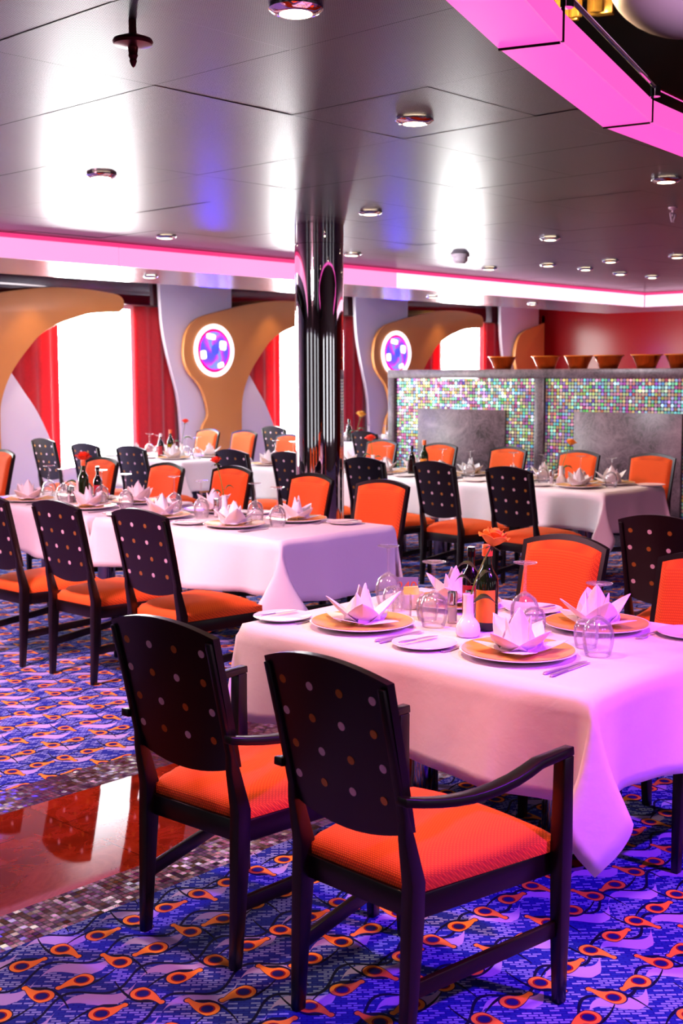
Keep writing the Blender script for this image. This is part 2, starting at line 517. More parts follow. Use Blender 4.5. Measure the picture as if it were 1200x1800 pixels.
structure(MB().box(-4, 22, -6, 2.99, -.08, 0), 'floor_front', M['carpet'])
structure(MB().box(-4, 22, 4.196, 13.6, -.08, 0), 'floor_back', M['carpet'])
structure(MB().box(-4, 22, 3.2, 3.967, -.08, 0), 'floor_aisle', M['aisle'])
structure(MB().box(-4, 22, 2.99, 3.2, -.08, 0), 'trim_1', M['floor_mosaic'])
structure(MB().box(-4, 22, 3.967, 4.196, -.08, 0), 'trim_2', M['floor_mosaic'])

# edge of the round opening in the ceiling
EDGE = [(-1.2, -2.2), (-.4, -.6), (.75, 1.0), (2.0, 1.93), (3.382, 2.442), (4.744, 2.865), (6.17, 3.02), (7.6, 2.85), (8.95, 2.4), (10.2, 1.6), (11.2, .3), (11.8, -1.5), (12, -6)]
def clip(poly, nx, ny, c):
    out = []
    for i, p in enumerate(poly):
        q = poly[(i+1) % len(poly)]
        a = nx*p[0]+ny*p[1]-c; b = nx*q[0]+ny*q[1]-c
        if a >= 0: out.append(p)
        if (a > 0 > b) or (a < 0 < b):
            k = a/(a-b); out.append((p[0]+(q[0]-p[0])*k, p[1]+(q[1]-p[1])*k))
    return out
cm = MB(); CELL = .72; gap = .002
rc = random.Random(3)
for i in range(-9, 18):
    for j in range(-12, 8):
        x0, y0 = 2.219+CELL*i, 2.966+CELL*j
        x1, y1 = min(x0+CELL, XC), min(y0+CELL, YC)
        x0 = max(x0, -4)
        if x1 <= x0+.01 or y1 <= y0+.01: continue
        cell = [(x0+gap, y0+gap), (x1-gap, y0+gap), (x1-gap, y1-gap), (x0+gap, y1-gap)]
        tx, ty, tz = rc.uniform(-.0016, .0016), rc.uniform(-.0016, .0016), rc.uniform(0, .001)
        strips = [[(e, None) for e in ()]]
        segs = [(EDGE[k], EDGE[k+1]) for k in range(len(EDGE)-1)]
        pieces = [clip(cell, -1, 0, -EDGE[0][0])] + [None]
        done = []
        left = clip(cell, -1, 0, -EDGE[0][0])
        if len(left) > 2: done.append(left)
        right = clip(cell, 1, 0, EDGE[-1][0])
        if len(right) > 2: done.append(right)
        for a, b in segs:
            p = clip(clip(cell, 1, 0, a[0]), -1, 0, -b[0])
            if len(p) < 3: continue
            nx, ny = -(b[1]-a[1]), b[0]-a[0]
            p = clip(p, nx, ny, nx*a[0]+ny*a[1])
            if len(p) > 2: done.append(p)
        for p in done:
            cm.add([(x, y, ZC+tz+(x-x0)*tx+(y-y0)*ty) for x, y in p], [tuple(range(len(p)))])
structure(cm, 'ceiling', M['ceiling'], smooth=0)
# the deck above the ceiling, open over the atrium
deck = [(-4, -6), (-4, YC), (XC, YC), (XC, -6)]
structure(MB().prism([(-4, YC), (XC, YC), (XC, -6)]+EDGE[::-1]+[(-1.2, -6), (-4, -6)], ZC+.02, ZC+.12, 2), 'ceiling_deck', M['dark'], smooth=0)
structure(MB().box(-4, 22, -6, 13.6, 4.6, 4.7), 'ceiling_atrium', M['dark'])
# soffit behind the cove and the raised ceiling over the window tables
structure(MB().box(-4, XC+1.2, YC+.03, 9.45, ZS, ZS+.05).box(XC+.03, XC+1.2, -6, YC+.03, ZS, ZS+.05), 'ceiling_soffit', M['soffit'])
structure(MB().box(-4, 22, 9.45, 13.4, 2.97, 3.05).box(XC+1.2, 22, -6, 9.45, 2.97, 3.05).box(-4, XC+1.2, 9.45, 9.5, ZS, 3.0), 'ceiling_raised', M['soffit'])
structure(MB().box(-4.1, -4, -6, 13.6, 0, 4.6), 'wall_back', M['paint'])
structure(MB().box(-4, 22, -6.1, -6, 0, 4.6), 'wall_right', M['paint'])
for k, (x, y, ax) in enumerate([(-3.98, 8.6, 0), (-3.98, 5.2, 0), (-3.98, 1.8, 0), (-3.98, -1.6, 0), (.6, -5.98, 1), (4.4, -5.98, 1), (8.2, -5.98, 1), (12, -5.98, 1)]):  # unseen glowing windows added for the column and glassware to reflect
    w = empty('window_%d' % (k+11), (x, y, 0), 0 if ax == 0 else PI/2); tag(w, kind='structure')
    MB().box(-.004, .006, -.7, .7, .5, 2.3).build('pane', M['window_far' if ax == 0 else 'window_side'], w)
    MB().box(.007, .05, -.76, -.7, .44, 2.36).box(.007, .05, .7, .76, .44, 2.36).box(.007, .05, -.7, .7, .44, .5).box(.007, .05, -.7, .7, 2.3, 2.36).build('window_frame', M['white_wall'], w)
structure(MB().box(XR, XR+.1, -6, 13.5, 0, 4.6), 'wall_far', M['red_wall'])

# window wall: units repeat every 3.88 m; u is measured from the medallion's centre
PER = 3.881
U0 = [11.209+PER*k for k in (-2, -1, 0, 1, 2)]
ww = MB()
for k, u in enumerate(U0):     # plain wall left between the windows
    ww.box(u-1.1, u+1.38, 13.22, 13.4, 0, 3.0)
    ww.box(u+1.38, u+2.78, 13.22, 13.4, 2.56, 3.0).box(u+1.38, u+2.78, 13.22, 13.4, 0, .42)
ww.box(-4, U0[0]-1.1, 13.22, 13.4, 0, 3.0)
structure(ww, 'wall_window', M['white_wall'], smooth=0)
for k, u in enumerate(U0):
    if u+1.38 > XR: continue
    w = empty('window_%d' % (k+1), (u+2.08, 13.3, 0)); tag(w, kind='structure')
    MB().box(-.7, .7, 0, .02, .42, 2.56).build('pane', M['window'], w)
    MB().box(-.7, .7, -.075, -.02, .42, .47).box(-.7, .7, -.075, -.02, 2.52, 2.56).box(-.7, -.66, -.075, -.02, .47, 2.52).box(.66, .7, -.075, -.02, .47, 2.52).build('window_frame', M['white_wall'], w)
structure(MB().box(-4, XR, 13.10, 13.16, 2.575, 2.97), 'trim_3', M['header'], bevel=.004)

# ------------------------------------------------------------------ window wall things
def smooth_poly(pts, n=6):
    out = []; K = len(pts)
    for i in range(K):
        p0, p1, p2, p3 = [Vector(pts[(i+d) % K][:2]) for d in (-1, 0, 1, 2)]
        if len(pts[i]) > 2 or len(pts[(i+1) % K]) > 2:       # a third entry marks a sharp corner
            out.append(tuple(p1))
            if len(pts[i]) > 2 and len(pts[(i+1) % K]) > 2: continue
            if len(pts[i]) > 2: p0 = p1
            else: p3 = p2
            for q in range(1, n):
                s = q/n
                out.append(tuple(.5*((2*p1)+(p2-p0)*s+(2*p0-5*p1+4*p2-p3)*s*s+(3*p1-p0-3*p2+p3)*s**3)))
            continue
        for q in range(n):
            s = q/n
            out.append(tuple(.5*((2*p1)+(p2-p0)*s+(2*p0-5*p1+4*p2-p3)*s*s+(3*p1-p0-3*p2+p3)*s**3)))
    return out
TAN = smooth_poly([(-.42, .02, 1), (-.28, .6), (-.21, .92), (-.115, 1.07), (-.12, 1.2), (-.18, 1.39), (-.27, 1.53), (-.39, 1.64), (-.48, 1.76), (-.52, 1.9), (-.515, 2.06), (-.47, 2.22), (-.36, 2.36), (-.18, 2.45), (.1, 2.52), (.45, 2.60), (.85, 2.67), (1.3, 2.72), (1.75, 2.725), (2.1, 2.70), (2.29, 2.675), (2.37, 2.62), (2.375, 2.53), (2.31, 2.46), (2.1, 2.445), (1.85, 2.42), (1.62, 2.36), (1.38, 2.28), (1.13, 2.15), (.94, 1.97), (.75, 1.75), (.63, 1.55), (.55, 1.33), (.53, 1.12), (.53, .7), (.56, .02, 1)])
WHITE = smooth_poly([(-.46, .02, 1), (-.47, .5), (-.49, 1.0), (-.53, 1.35), (-.63, 1.7), (-.73, 2.05), (-.79, 2.4), (-.82, 2.95, 1), (.47, 2.95, 1), (.47, 2.3, 1), (.55, 2.0), (.78, 1.68), (.94, 1.46), (1.1, 1.24), (1.24, .98), (1.36, .7), (1.42, .4), (1.44, .02, 1)])
unit_word = ['out at the left end', 'at the left edge of the window wall', 'left of the mirror column', 'right of the mirror column', 'beside the dark red end wall']
for k, u in enumerate(U0[1:], 1):
    cut = (lambda P: [(min(x, XR-u-.02), z) for x, z in P]) if k == 4 else (lambda P: P)
    o = MB().prism(cut(WHITE), 13.0, 13.06).build('wall_panel', M['white_wall'], bevel=.006, loc=(u, 0, 0))
    tag(o, 'tall white wavy wall panel '+unit_word[k], 'wall panel', 'wavy white wall panels')
    o = MB().prism(cut(TAN), 12.87, 12.93).build('arch_panel', [M['tan']], bevel=.012, loc=(u, 0, 0))
    tag(o, 'tan swooping arch panel '+unit_word[k], 'arch panel', 'tan swooping arch panels')
    if k in (1, 2, 3):
        m = empty('medallion', (u, 12.86, 1.985)); tag(m, 'round glowing purple medallion on the tan panel '+unit_word[k], 'medallion', 'glowing wall medallions')
        ring = MB(); n = 48
        ring.loft([[(r*math.cos(2*PI*j/n), y, r*math.sin(2*PI*j/n)) for j in range(n)] for r, y in ((.36, .0), (.365, -.02), (.35, -.035), (.315, -.035), (.30, -.02), (.30, 0))], caps=False, closed=True)
        ring.build('ring', M['ring_glow'], m)
        MB().loft([[(r*math.cos(2*PI*j/n), y, r*math.sin(2*PI*j/n)) for j in range(n)] for r, y in ((.30, 0), (.30, -.01), (.2, -.03), (.06, -.04))]).build('glass_disc', M['medal'], m)
        MB().loft([[(r*math.cos(2*PI*j/24)-.01, y, r*1.15*math.sin(2*PI*j/24)+.01) for j in range(24)] for r, y in ((.065, -.038), (.06, -.055), (.03, -.065))]).build('boss', M['boss_glow'], m)
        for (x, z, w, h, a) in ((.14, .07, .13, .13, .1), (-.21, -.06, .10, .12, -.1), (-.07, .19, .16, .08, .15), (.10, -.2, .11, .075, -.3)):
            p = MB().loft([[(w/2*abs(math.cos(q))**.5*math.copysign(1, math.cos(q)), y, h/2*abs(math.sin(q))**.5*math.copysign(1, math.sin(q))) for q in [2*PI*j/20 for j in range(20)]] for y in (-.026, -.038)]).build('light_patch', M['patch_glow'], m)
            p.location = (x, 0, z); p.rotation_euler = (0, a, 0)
def curtain(x0, x1, side, label, seed):
    rr = random.Random(seed); ph = rr.uniform(0, 6); n = 60
    wv = lambda s: .03*math.sin(s*(x1-x0)/.115*PI+ph)+.014*math.sin(s*9+ph*2)
    def fn(a, b):
        z = .06+b*2.5
        sw = 1-.12*math.sin(b*PI)**2*side*0
        return (x0+(x1-x0)*a*sw, 13.19-.06+wv(a)*(.75+.25*(1-b)), z)
    o = MB().grid(fn, n, 14).build('curtain', M['curtain'], solid=.004)
    tag(o, label, 'curtain', 'red velvet curtains')
where = {0: 'far window at the left end', 1: 'leftmost window', 2: 'window behind the mirror column', 3: 'window above the bar end'}
for k in range(4):
    u = U0[k]
    curtain(u+.62, u+1.55, 0, 'red velvet curtain on the left of the '+where[k], 10+k)
    curtain(u+2.73, u+3.46, 0, 'red velvet curtain on the right of the '+where[k], 30+k)

# ------------------------------------------------------------------ light troughs
cv = empty('cove_light', (0, YC, 0))
tag(cv, 'long glowing pink cove light running along the window side', 'cove light')
seam = [-3.9, -2.6, -1.3, 0, 1.25, 2.5, 3.74, 4.95, 6.15, 7.23, 8.4, 9.64, 10.75, 11.75, 12.74, 13.6, XC]
for i in range(len(seam)-1):
    MB().box(seam[i]+.008, seam[i+1]-.008, 0, .02, ZS, ZC-.035).build('light_panel', M['cove_glow_bright' if seam[i] > 9 else 'cove_glow'], cv)
MB().box(-3.9, XC, -.012, .02, ZC-.033, ZC-.002).build('top_rail', M['cove_rail'], cv)
MB().box(-3.9, XC, .02, .03, ZS, ZC).build('back_rail', M['red_metal'], cv)
cv = empty('cove_light', (XC, 0, 0))
tag(cv, 'glowing pink cove light turning across the room before the red wall', 'cove light')
for i in range(9):
    y = YC-.01-1.1*i
    MB().box(0, .02, y-1.09, y, ZS, ZC-.035).build('light_panel', M['cove_glow_bright'], cv)
MB().box(-.012, .02, -2, YC-.015, ZC-.033, ZC-.002).build('top_rail', M['cove_rail'], cv)

lb = empty('light_box', (0, 0, ZC))
tag(lb, 'glowing pink light box edging the round ceiling opening overhead', 'light box')
def nrm(k):
    a = Vector(EDGE[max(k-1, 0)]); b = Vector(EDGE[min(k+1, len(EDGE)-1)]); d = (b-a).normalized()
    return Vector((d.y, -d.x))
INN = [tuple(Vector(e)+nrm(k)*.205) for k, e in enumerate(EDGE)]
RAIL = [tuple(Vector(e)+nrm(k)*.225) for k, e in enumerate(EDGE)]
for k in range(0, len(EDGE)-1):
    a, b, c, d = EDGE[k], EDGE[k+1], INN[k+1], INN[k]
    MB().add([(p[0], p[1], z) for z in (-.006, .006) for p in (a, b, c, d)], [(0, 1, 2, 3), (7, 6, 5, 4), (0, 4, 5, 1), (1, 5, 6, 2), (2, 6, 7, 3), (3, 7, 4, 0)]).build('bottom_panel', M['pink_glow'], lb, smooth=0)
    c2, d2 = Vector(c)+nrm(k+1)*.008, Vector(d)+nrm(k)*.008
    MB().add([(p[0], p[1], z) for z in (-.006, .085) for p in (d, c, c2, d2)], [(0, 1, 2, 3), (7, 6, 5, 4), (0, 4, 5, 1), (1, 5, 6, 2), (2, 6, 7, 3), (3, 7, 4, 0)]).build('side_panel', M['pink_side'], lb, smooth=0)
    MB().tube([(*RAIL[k], .135), (*RAIL[k+1], .135)], .009, 8).build('rail', M['chrome'], lb)
    MB().tube([(*a, -.008), (*d, -.008)], .006, 6).tube([(*d2, -.008), (*d2, .13)], .007, 6).build('bracket', M['pedestal'], lb)
    MB().lathe([(.0, -.022), (.022, -.022), (.022, .022), (.0, .022)], 10, (*RAIL[k], .118)).build('clamp', M['chrome'], lb)

def downlight(x, y, z, label, power=DOWNLIGHT_W, r=.062):
    o = empty('downlight', (x, y, z)); tag(o, label, 'downlight', 'recessed ceiling downlights')
    n = 28
    MB().loft([[(q*math.cos(2*PI*j/n), q*math.sin(2*PI*j/n), h) for j in range(n)] for q, h in ((r*.8, -.002), (r*1.3, -.003), (r*1.3, -.010), (r*1.05, -.022), (r*.8, -.024))], caps=False, closed=True).build('trim_ring', M['chrome'], o)
    MB().lathe([(0, -.02), (r*.5, -.018), (r*.78, -.010), (r*.78, -.003), (0, -.003)], n).build('lamp', M['lamp'], o)
    if power:
        l = lamp('SPOT', 'downlight_beam', (x, y, z-.05), (x, y, 0), power, (1, .66, .38), .05, 74, .7)
    return o
DL = [((2.61, 2.61), 'large warm downlight at the top edge of the picture'), ((4.06, 3.36), 'downlight in the middle of the dark ceiling panels'),
      ((3.99, 5.46), 'downlight lost in the white reflection at upper left'), ((6.11, 5.43), 'downlight just right of the column top'),
      ((6.07, 7.5), 'small downlight beside the left cove light'), ((6.23, 3.36), 'downlight below the pink light box at right'),
      ((8.25, 5.44), 'downlight in the reddish ceiling above the bar'), ((10.28, 6.1), 'downlight over the mosaic bar, near the ceiling centre'),
      ((10.12, 7.39), 'small downlight beside the cove over the bar end'), ((10.21, 6.75), 'small downlight left of a close pair over the bar'),
      ((10.86, 6.73), 'left downlight of a close pair over the bar'), ((11.61, 6.77), 'right downlight of a close pair over the bar'),
      ((12.26, 6.75), 'downlight nearest the corner of the cove'), ((10.31, 5.43), 'downlight at the right edge over the bar'),
      ((8.09, 7.4), 'small downlight beside the cove right of the column')]
for (x, y), l in DL: downlight(x, y, ZC, l, 115 if y < 2.7 else DOWNLIGHT_W)
for i, (x, y) in enumerate([(6.9, 8.75), (9.0, 8.75), (10.9, 8.75), (12.9, 8.75)]):
    downlight(x, y, ZS, ['soffit downlight above the left medallion', 'soffit downlight right of the mirror column', 'soffit downlight above the arch over the bar', 'soffit downlight above the last wall panel'][i], 10, .05)
for i, (x, y) in enumerate([(8.3, 12.55), (12.3, 12.55), (16.2, 12.55), (20, 99)][:3]):
    downlight(x, y, 2.97, ['downlight washing the leftmost tan arch', 'downlight washing the tan arch by the column', 'downlight washing the tan arch over the bar'][i], 45, .05)

o = empty('sprinkler', (2.37, 3.07, ZC)); tag(o, 'red brown sprinkler head hanging under the ceiling', 'sprinkler')
MB().lathe([(0, 0), (.012, 0), (.012, -.05), (0, -.05)], 14).build('pipe', M['red_metal'], o)
MB().lathe([(0, -.04), (.02, -.042), (.058, -.056), (.062, -.064), (.058, -.072), (.02, -.08), (0, -.08)], 28).build('rosette', M['red_metal'], o)
MB().lathe([(0, -.08), (.016, -.08), (.013, -.10), (.015, -.104), (.010, -.115), (.012, -.12), (.006, -.135), (0, -.14)], 16).build('nozzle', M['red_metal'], o)
o = empty('smoke_detector', (8.84, 6.78, ZC)); tag(o, 'round pale smoke detector on the ceiling by the cove', 'smoke detector')
MB().lathe([(0, 0), (.085, 0), (.085, -.025), (.0, -.025)], 28).build('base', M['pale_plastic'], o)
MB().lathe([(0, -.026), (.07, -.026), (.07, -.06), (.045, -.085), (0, -.088)], 28).build('sensor', M['pale_plastic'], o)
o = empty('sprinkler', (7.33, 3.90, ZC)); tag(o, 'small pale sprinkler head at the right edge of the ceiling', 'sprinkler')
MB().lathe([(0, 0), (.03, 0), (.03, -.008), (.008, -.02), (.008, -.06), (0, -.06)], 14).build('pipe', M['pale_plastic'], o)
MB().tube([(-.035, 0, -.04), (-.012, 0, -.095)], .006).tube([(.035, 0, -.04), (.012, 0, -.095)], .006).tube([(-.035, 0, -.04), (.035, 0, -.04)], .005).build('yoke', M['pale_plastic'], o)

# upper deck seen through the opening
ch = empty('chandelier', (7.72, 5.42, 4.57)); tag(ch, 'gold crystal chandelier on the deck above, beyond the pink box', 'chandelier')
MB().box(-.9, .7, -.5, .5, -.06, 0).build('plate', M['crystal'], ch)
rc = random.Random(5)
for i in range(60):
    x, y, h, w = rc.uniform(-.85, .65), rc.uniform(-.45, .45), rc.uniform(.10, .30), rc.uniform(.03, .07)
    MB().at(Matrix.Translation((x, y, -.06)) @ Matrix.Rotation(rc.uniform(0, 3), 4, 'Z')).box(-w, w, -w*.7, w*.7, -h, 0).build('crystal_drop', M['crystal'] if i % 3 else M['amber_glow'], ch, bevel=.008)
lamp('POINT', 'chandelier_glow', (7.2, 4.7, 4.1), (8, 5, 0), 160, (1, .7, .35), .2)  # unseen point lamp added in front to brighten the crystals
o = empty('dome_lamp', (7.18, 3.70, 4.6)); tag(o, 'large pale purple dome lamp at the upper right corner', 'dome lamp')
MB().lathe([(0, -.88)]+[(.54*math.sin(a), -.5-.38*math.cos(a)) for a in [PI*k/20 for k in range(1, 18)]]+[(0, -.5-.38*math.cos(PI*.87))], 48).build('dome', M['pale_plastic'], o)
MB().lathe([(0, -.16), (.04, -.16), (.04, 0), (0, 0)], 12).build('stem', M['chrome'], o)
lamp('SPOT', 'dome_wash', (5.2, 1.2, 3.3), (7.18, 3.7, 4.1), 420, (.8, .58, .9), .2, 26, .5)  # unseen spot added to brighten the dome

# mirror column
o = empty('mirror_column', (6.42, 6.2, 0)); tag(o, 'mirror polished steel column standing between the tables', 'column', kind='thing')
MB().lathe([(0, 0), (.176, 0), (.176, ZC-.14), (0, ZC-.14)], 64).build('shaft', M['mirror'], o)
MB().lathe([(0, ZC-.138), (.178, ZC-.138), (.178, ZC-.002), (0, ZC-.002)], 64).build('collar', M['mirror'], o)

# ------------------------------------------------------------------ the bar
bar = empty('bar', (10.3, 0, 0)); tag(bar, 'long marble bar fronted with iridescent disc mosaic', 'bar')
Y0, Y1 = 4.82, 8.88
MB().box(-.02, .62, Y0, Y1, 1.61, 1.70).build('countertop', M['bar_marble'], bar, bevel=.006)
for a, b in ((8.79, 8.88), (6.83, 6.94), (4.82, 4.96)):
    MB().box(-.012, .6, a, b, 0, 1.609).build('post', M['bar_marble'], bar, bevel=.004)
MB().box(.05, .58, 4.97, 8.78, 0, 1.605).build('body', M['dark'], bar)
for a, b in ((6.945, 8.785), (4.965, 6.825)):
    MB().box(.02, .049, a, b, .1, 1.608).build('mosaic_panel', M['bar_mosaic'], bar)
for a, b in ((7.30, 8.45), (5.325, 6.475)):
    MB().box(-.012, .018, a, b, .0, 1.283).build('marble_slab', M['bar_marble'], bar, bevel=.004)
def bowl():
    r = empty('bowl'); tag(r, 'x', 'bowl', 'copper bowls along the bar top')
    MB().lathe([(0, 0), (.085, 0), (.09, .008), (.105, .05), (.14, .125), (.147, .13), (.14, .128), (.1, .05), (.083, .012), (0, .012)], 32).build('shell', M['copper'], r)
    MB().lathe([(.140, .122), (.149, .122), (.151, .132), (.140, .132)], 32).build('rim', M['amber'], r)
    return r
P = Proto(bowl())
for i, y in enumerate((7.50, 6.96, 6.58, 6.24, 5.83, 5.48)):
    P.place((10.52, y, 1.701), i, ['leftmost copper bowl on the bar top', 'copper bowl second from the left on the bar', 'copper bowl third from the left on the bar', 'copper bowl fourth from the left on the bar', 'copper bowl fifth from the left on the bar', 'rightmost copper bowl on the bar top'][i])
# ------------------------------------------------------------------ chairs
def make_chair(arms):
    root = empty('armchair' if arms else 'dining_chair')
    tag(root, 'x', 'chair')
    def backx(z, y=0):          # rake of the back, gently hollow across its width
        k = (z-.44)/.5
        return -.235-.105*k-.012*k*k-.014*(1-(y/.21)**2)
    # back panel with a cambered top and a drooping lower edge, dots let into its rear face
    n = 16
    def half(z): return .196+.013*(z-.44)/.5
    def top(s): return .932+.036*(1-s*s)
    def bot(s): return .565-.035*(1-s*s)
    mb = MB()
    NU, NV = 25, 13
    fr, bk = [], []
    def P(i, j, off):
        s = -1+2*i/(NU-1); z = bot(s)+(top(s)-bot(s))*j/(NV-1); y = s*half(z)
        return (backx(z, y)+off, y, z)
    v = [P(i, j, .0) for j in range(NV) for i in range(NU)]+[P(i, j, .024) for j in range(NV) for i in range(NU)]
    f = []; O = NU*NV
    for j in range(NV-1):
        for i in range(NU-1):
            a = j*NU+i; f.append((a, a+1, a+NU+1, a+NU)); f.append((O+a, O+a+NU, O+a+NU+1, O+a+1))
    for i in range(NU-1):
        f.append((i, O+i, O+i+1, i+1)); a = (NV-1)*NU+i; f.append((a, a+1, O+a+1, O+a))
    for j in range(NV-1):
        a = j*NU; f.append((a, a+NU, O+a+NU, O+a)); a = j*NU+NU-1; f.append((a, O+a, O+a+NU, a+NU))
    mb.add(v, f)
    for r in range(4):
        for c in range(4):
            z = .885-.083*r; y = (c-1.5)*.096*(half(z)/.198)+(.006 if r % 2 else -.006)
            mb.mi = 1 if (r+c) % 2 == 0 else 2
            x = backx(z, y)
            m = Matrix.Translation((x-.0012, y, z)) @ Matrix.Rotation(R(-12), 4, 'Y')
            mb.at(m).loft([[(q, .0112*math.cos(2*PI*j/14), .0112*math.sin(2*PI*j/14)) for j in range(14)] for q in (0, .002)])
    mb.at(Matrix.Identity(4)); mb.mi = 0
    mb.build('backrest', [M['wood'], M['dot_pale'], M['dot_gold']], root, smooth=45)
    # upholstered front of the back, inside a narrow dark border
    def Q(i, j, off):
        s = (-1+2*i/(NU-1))*.90; S0 = bot(s)+.012; S1 = top(s)-.022
        z = S0+(S1-S0)*j/(NV-1); y = s*half(z)
        e = min(1, min(i, NU-1-i)/2.5, min(j, NV-1-j)/1.6)
        return (backx(z, y)+.0245+off*(math.sin(e*PI/2)**.7 if e > 0 else 0), y, z)
    MB().grid(lambda a, b: Q(round(a*(NU-1)), round(b*(NV-1)), .026), NU, NV).build('back_cushion', M['orange'], root, smooth=60)
    # seat: rear edge narrower than the front, crowned
    def SP(i, j, z):
        a = i/16; b = -1+2*j/16
        x = -.225+.475*a
        w = .188+.082*a
        e = min(1, min(i, 16-i)/3, min(j, 16-j)/3)
        return (x+.02*(1-b*b)*(a-.2), b*w, z(math.sin(e*PI/2) if e > 0 else 0, a, b))
    mb = MB()
    NS = 17
    v = [SP(i, j, lambda e, a, b: .438+.034*e+.016*(1-b*b)*e) for j in range(NS) for i in range(NS)]+[SP(i, j, lambda e, a, b: .408) for j in range(NS) for i in range(NS)]
    f = []; O = NS*NS
    for j in range(NS-1):
        for i in range(NS-1):
            a = j*NS+i; f.append((a, a+1, a+NS+1, a+NS)); f.append((O+a, O+a+NS, O+a+NS+1, O+a+1))
    for i in range(NS-1):
        f.append((i, O+i, O+i+1, i+1)); a = (NS-1)*NS+i; f.append((a, a+1, O+a+1, O+a))
        a = i*NS; f.append((a, a+NS, O+a+NS, O+a)); a = i*NS+NS-1; f.append((a, O+a, O+a+NS, a+NS))
    mb.add(v, f).build('seat', M['orange'], root, smooth=60)
    # frame under the seat
    mb = MB()
    out = [(-.235, -.192), (.232, -.262), (.232, .262), (-.235, .192)]
    inn = [(-.205, -.165), (.205, -.232), (.205, .232), (-.205, .165)]
    rings = [[(x, y, z) for x, y in p] for p, z in ((out, .345), (out, .407), (inn, .407), (inn, .345))]
    mb.loft(rings, caps=False, closed=True).build('seat_frame', M['wood'], root, bevel=.004, smooth=30)
    def post(pts):                # square section along a path: (x, y, z, half depth, half width)
        return MB().loft([[(x-a, y-b, z), (x+a, y-b, z), (x+a, y+b, z), (x-a, y+b, z)] for x, y, z, a, b in pts])
    for s in (-1, 1):
        post([(-.262, s*.188, 0, .015, .014), (-.252, s*.19, .15, .019, .016), (-.240, s*.190, .34, .025, .018), (-.236, s*.190, .44, .025, .018),
              (backx(.55)+.010, s*.190, .555, .018, .013), (backx(.60)+.012, s*.190, .60, .010, .012), (backx(.75)+.012, s*.191, .75, .010, .011), (backx(.92)+.012, s*.194, .92, .010, .010)]).build('leg', M['wood'], root, bevel=.004)
        if arms:
            fx, fy = .235, .283
            post([(fx+.012, s*.275, 0, .015, .014), (fx+.006, s*.278, .2, .020, .018), (fx, s*fy, .42, .024, .020), (fx+.002, s*fy, .56, .021, .019), (fx+.004, s*fy, .658, .020, .019)]).build('leg', M['wood'], root, bevel=.004)
            pts = []
            for t in range(13):
                a = t/12
                x = -.305+(fx+.03+.305)*a
                z = .656-.030*math.sin(min(1, a*1.35)*PI)*1.0+.012*a
                y = s*(.212+(fy-.212)*min(1, a*1.6)**.8)
                pts.append((x, y, z, .016+.006*math.sin(a*PI), .011))
            rings = [[(x, y-w, z-h), (x, y+w, z-h), (x, y+w*.9, z+h), (x, y-w*.9, z+h)] for x, y, z, w, h in pts]
            MB().loft(rings).build('arm', M['wood'], root, bevel=.003, smooth=50)
        else:
            post([(.222, s*.238, 0, .014, .013), (.219, s*.24, .2, .018, .017), (.215, s*.243, .40, .022, .020)]).build('leg', M['wood'], root, bevel=.004)
        ys, yf = .188, (.272 if arms else .24)
        MB().loft([[(x, s*y-.009, z-.02), (x, s*y+.009, z-.02), (x, s*y+.009, z+.02), (x, s*y-.009, z+.02)] for x, y, z in ((-.245, ys, .175), (.225, yf, .205))]).build('stretcher', M['wood'], root, bevel=.003)
    root.scale = (1, 1, 1.025)
    return root
ARM = Proto(make_chair(True)); CHR = Proto(make_chair(False))

GW, GE = 'dark backed chairs facing away from the window side', 'chairs showing their orange fronts'
def west(x, y, label, proto=CHR, rz=0, group='chairs seen from their dark dotted backs'):
    # x, y is where the top of the back stands
    proto.place((x+.352, y, 0), R(rz), label, group)
def east(x, y, label, proto=CHR, rz=0):
    proto.place((x-.352, y, 0), PI+R(rz), label, 'chairs seen from their orange fronts')
west(2.03, 1.945, 'dark wood armchair with orange seat and dotted back, nearest the camera', ARM, -2, 'dark armchairs at the front table')
west(2.06, 2.625, 'dark wood armchair standing left of the nearest one, partly on the marble aisle', ARM, 3, 'dark armchairs at the front table')
east(4.27, 2.73, 'orange fronted chair behind the orange rose of the front table', CHR, -4)
east(4.19, 2.06, 'orange fronted chair cut by the right edge of the picture', CHR, -4)
west(5.16, 2.80, 'dark dotted chair back by the right edge, behind the front orange chair', CHR, 4)
west(3.70, 4.85, 'dark dotted chair with orange seat just behind the left front armchair', CHR, 2)
west(3.66, 5.51, 'dark dotted chair with orange seat, second along the left middle table', CHR, 1)
west(3.63, 6.14, 'dark chair cut by the left edge of the picture', CHR, 0)
east(5.78, 5.0, 'orange fronted chair just right of the mirror column', CHR, 3)
east(5.84, 5.72, 'orange fronted chair in front of the mirror column', CHR, -3)
east(5.94, 6.61, 'orange fronted chair behind the single red rose', CHR, 0)
east(5.84, 7.25, 'pale lit orange chair behind the pale yellow napkin at left', CHR, -2)
east(5.90, 8.14, 'pale lit orange chair right of the green oil bottle at left', CHR, 0)
east(5.90, 9.65, 'pale lit orange chair at the left edge, beside the far dark chairs', CHR, 0)
west(7.25, 6.53, 'dark dotted chair just right of the mirror column', CHR, 2)
west(7.28, 5.81, 'dark dotted chair in front of the tall green bottle and bar slab', CHR, -3)
west(7.20, 5.06, 'dark dotted chair in the middle right, behind the orange rose', CHR, -3)
west(7.36, 7.50, 'dark dotted chair just left of the mirror column', CHR, 0)
west(7.26, 8.13, 'dark dotted chair behind the single red rose', CHR, 2)
west(7.02, 9.29, 'dark dotted chair before the white window, right of three', CHR, 3)
west(7.0, 10.0, 'dark dotted chair before the white window, middle of three', CHR, 4)
west(7.25, 11.09, 'dark dotted chair by the pink curtain, left of three', CHR, 1)
east(9.2, 5.0, 'orange fronted chair at the right end of the bar front', CHR, 2)
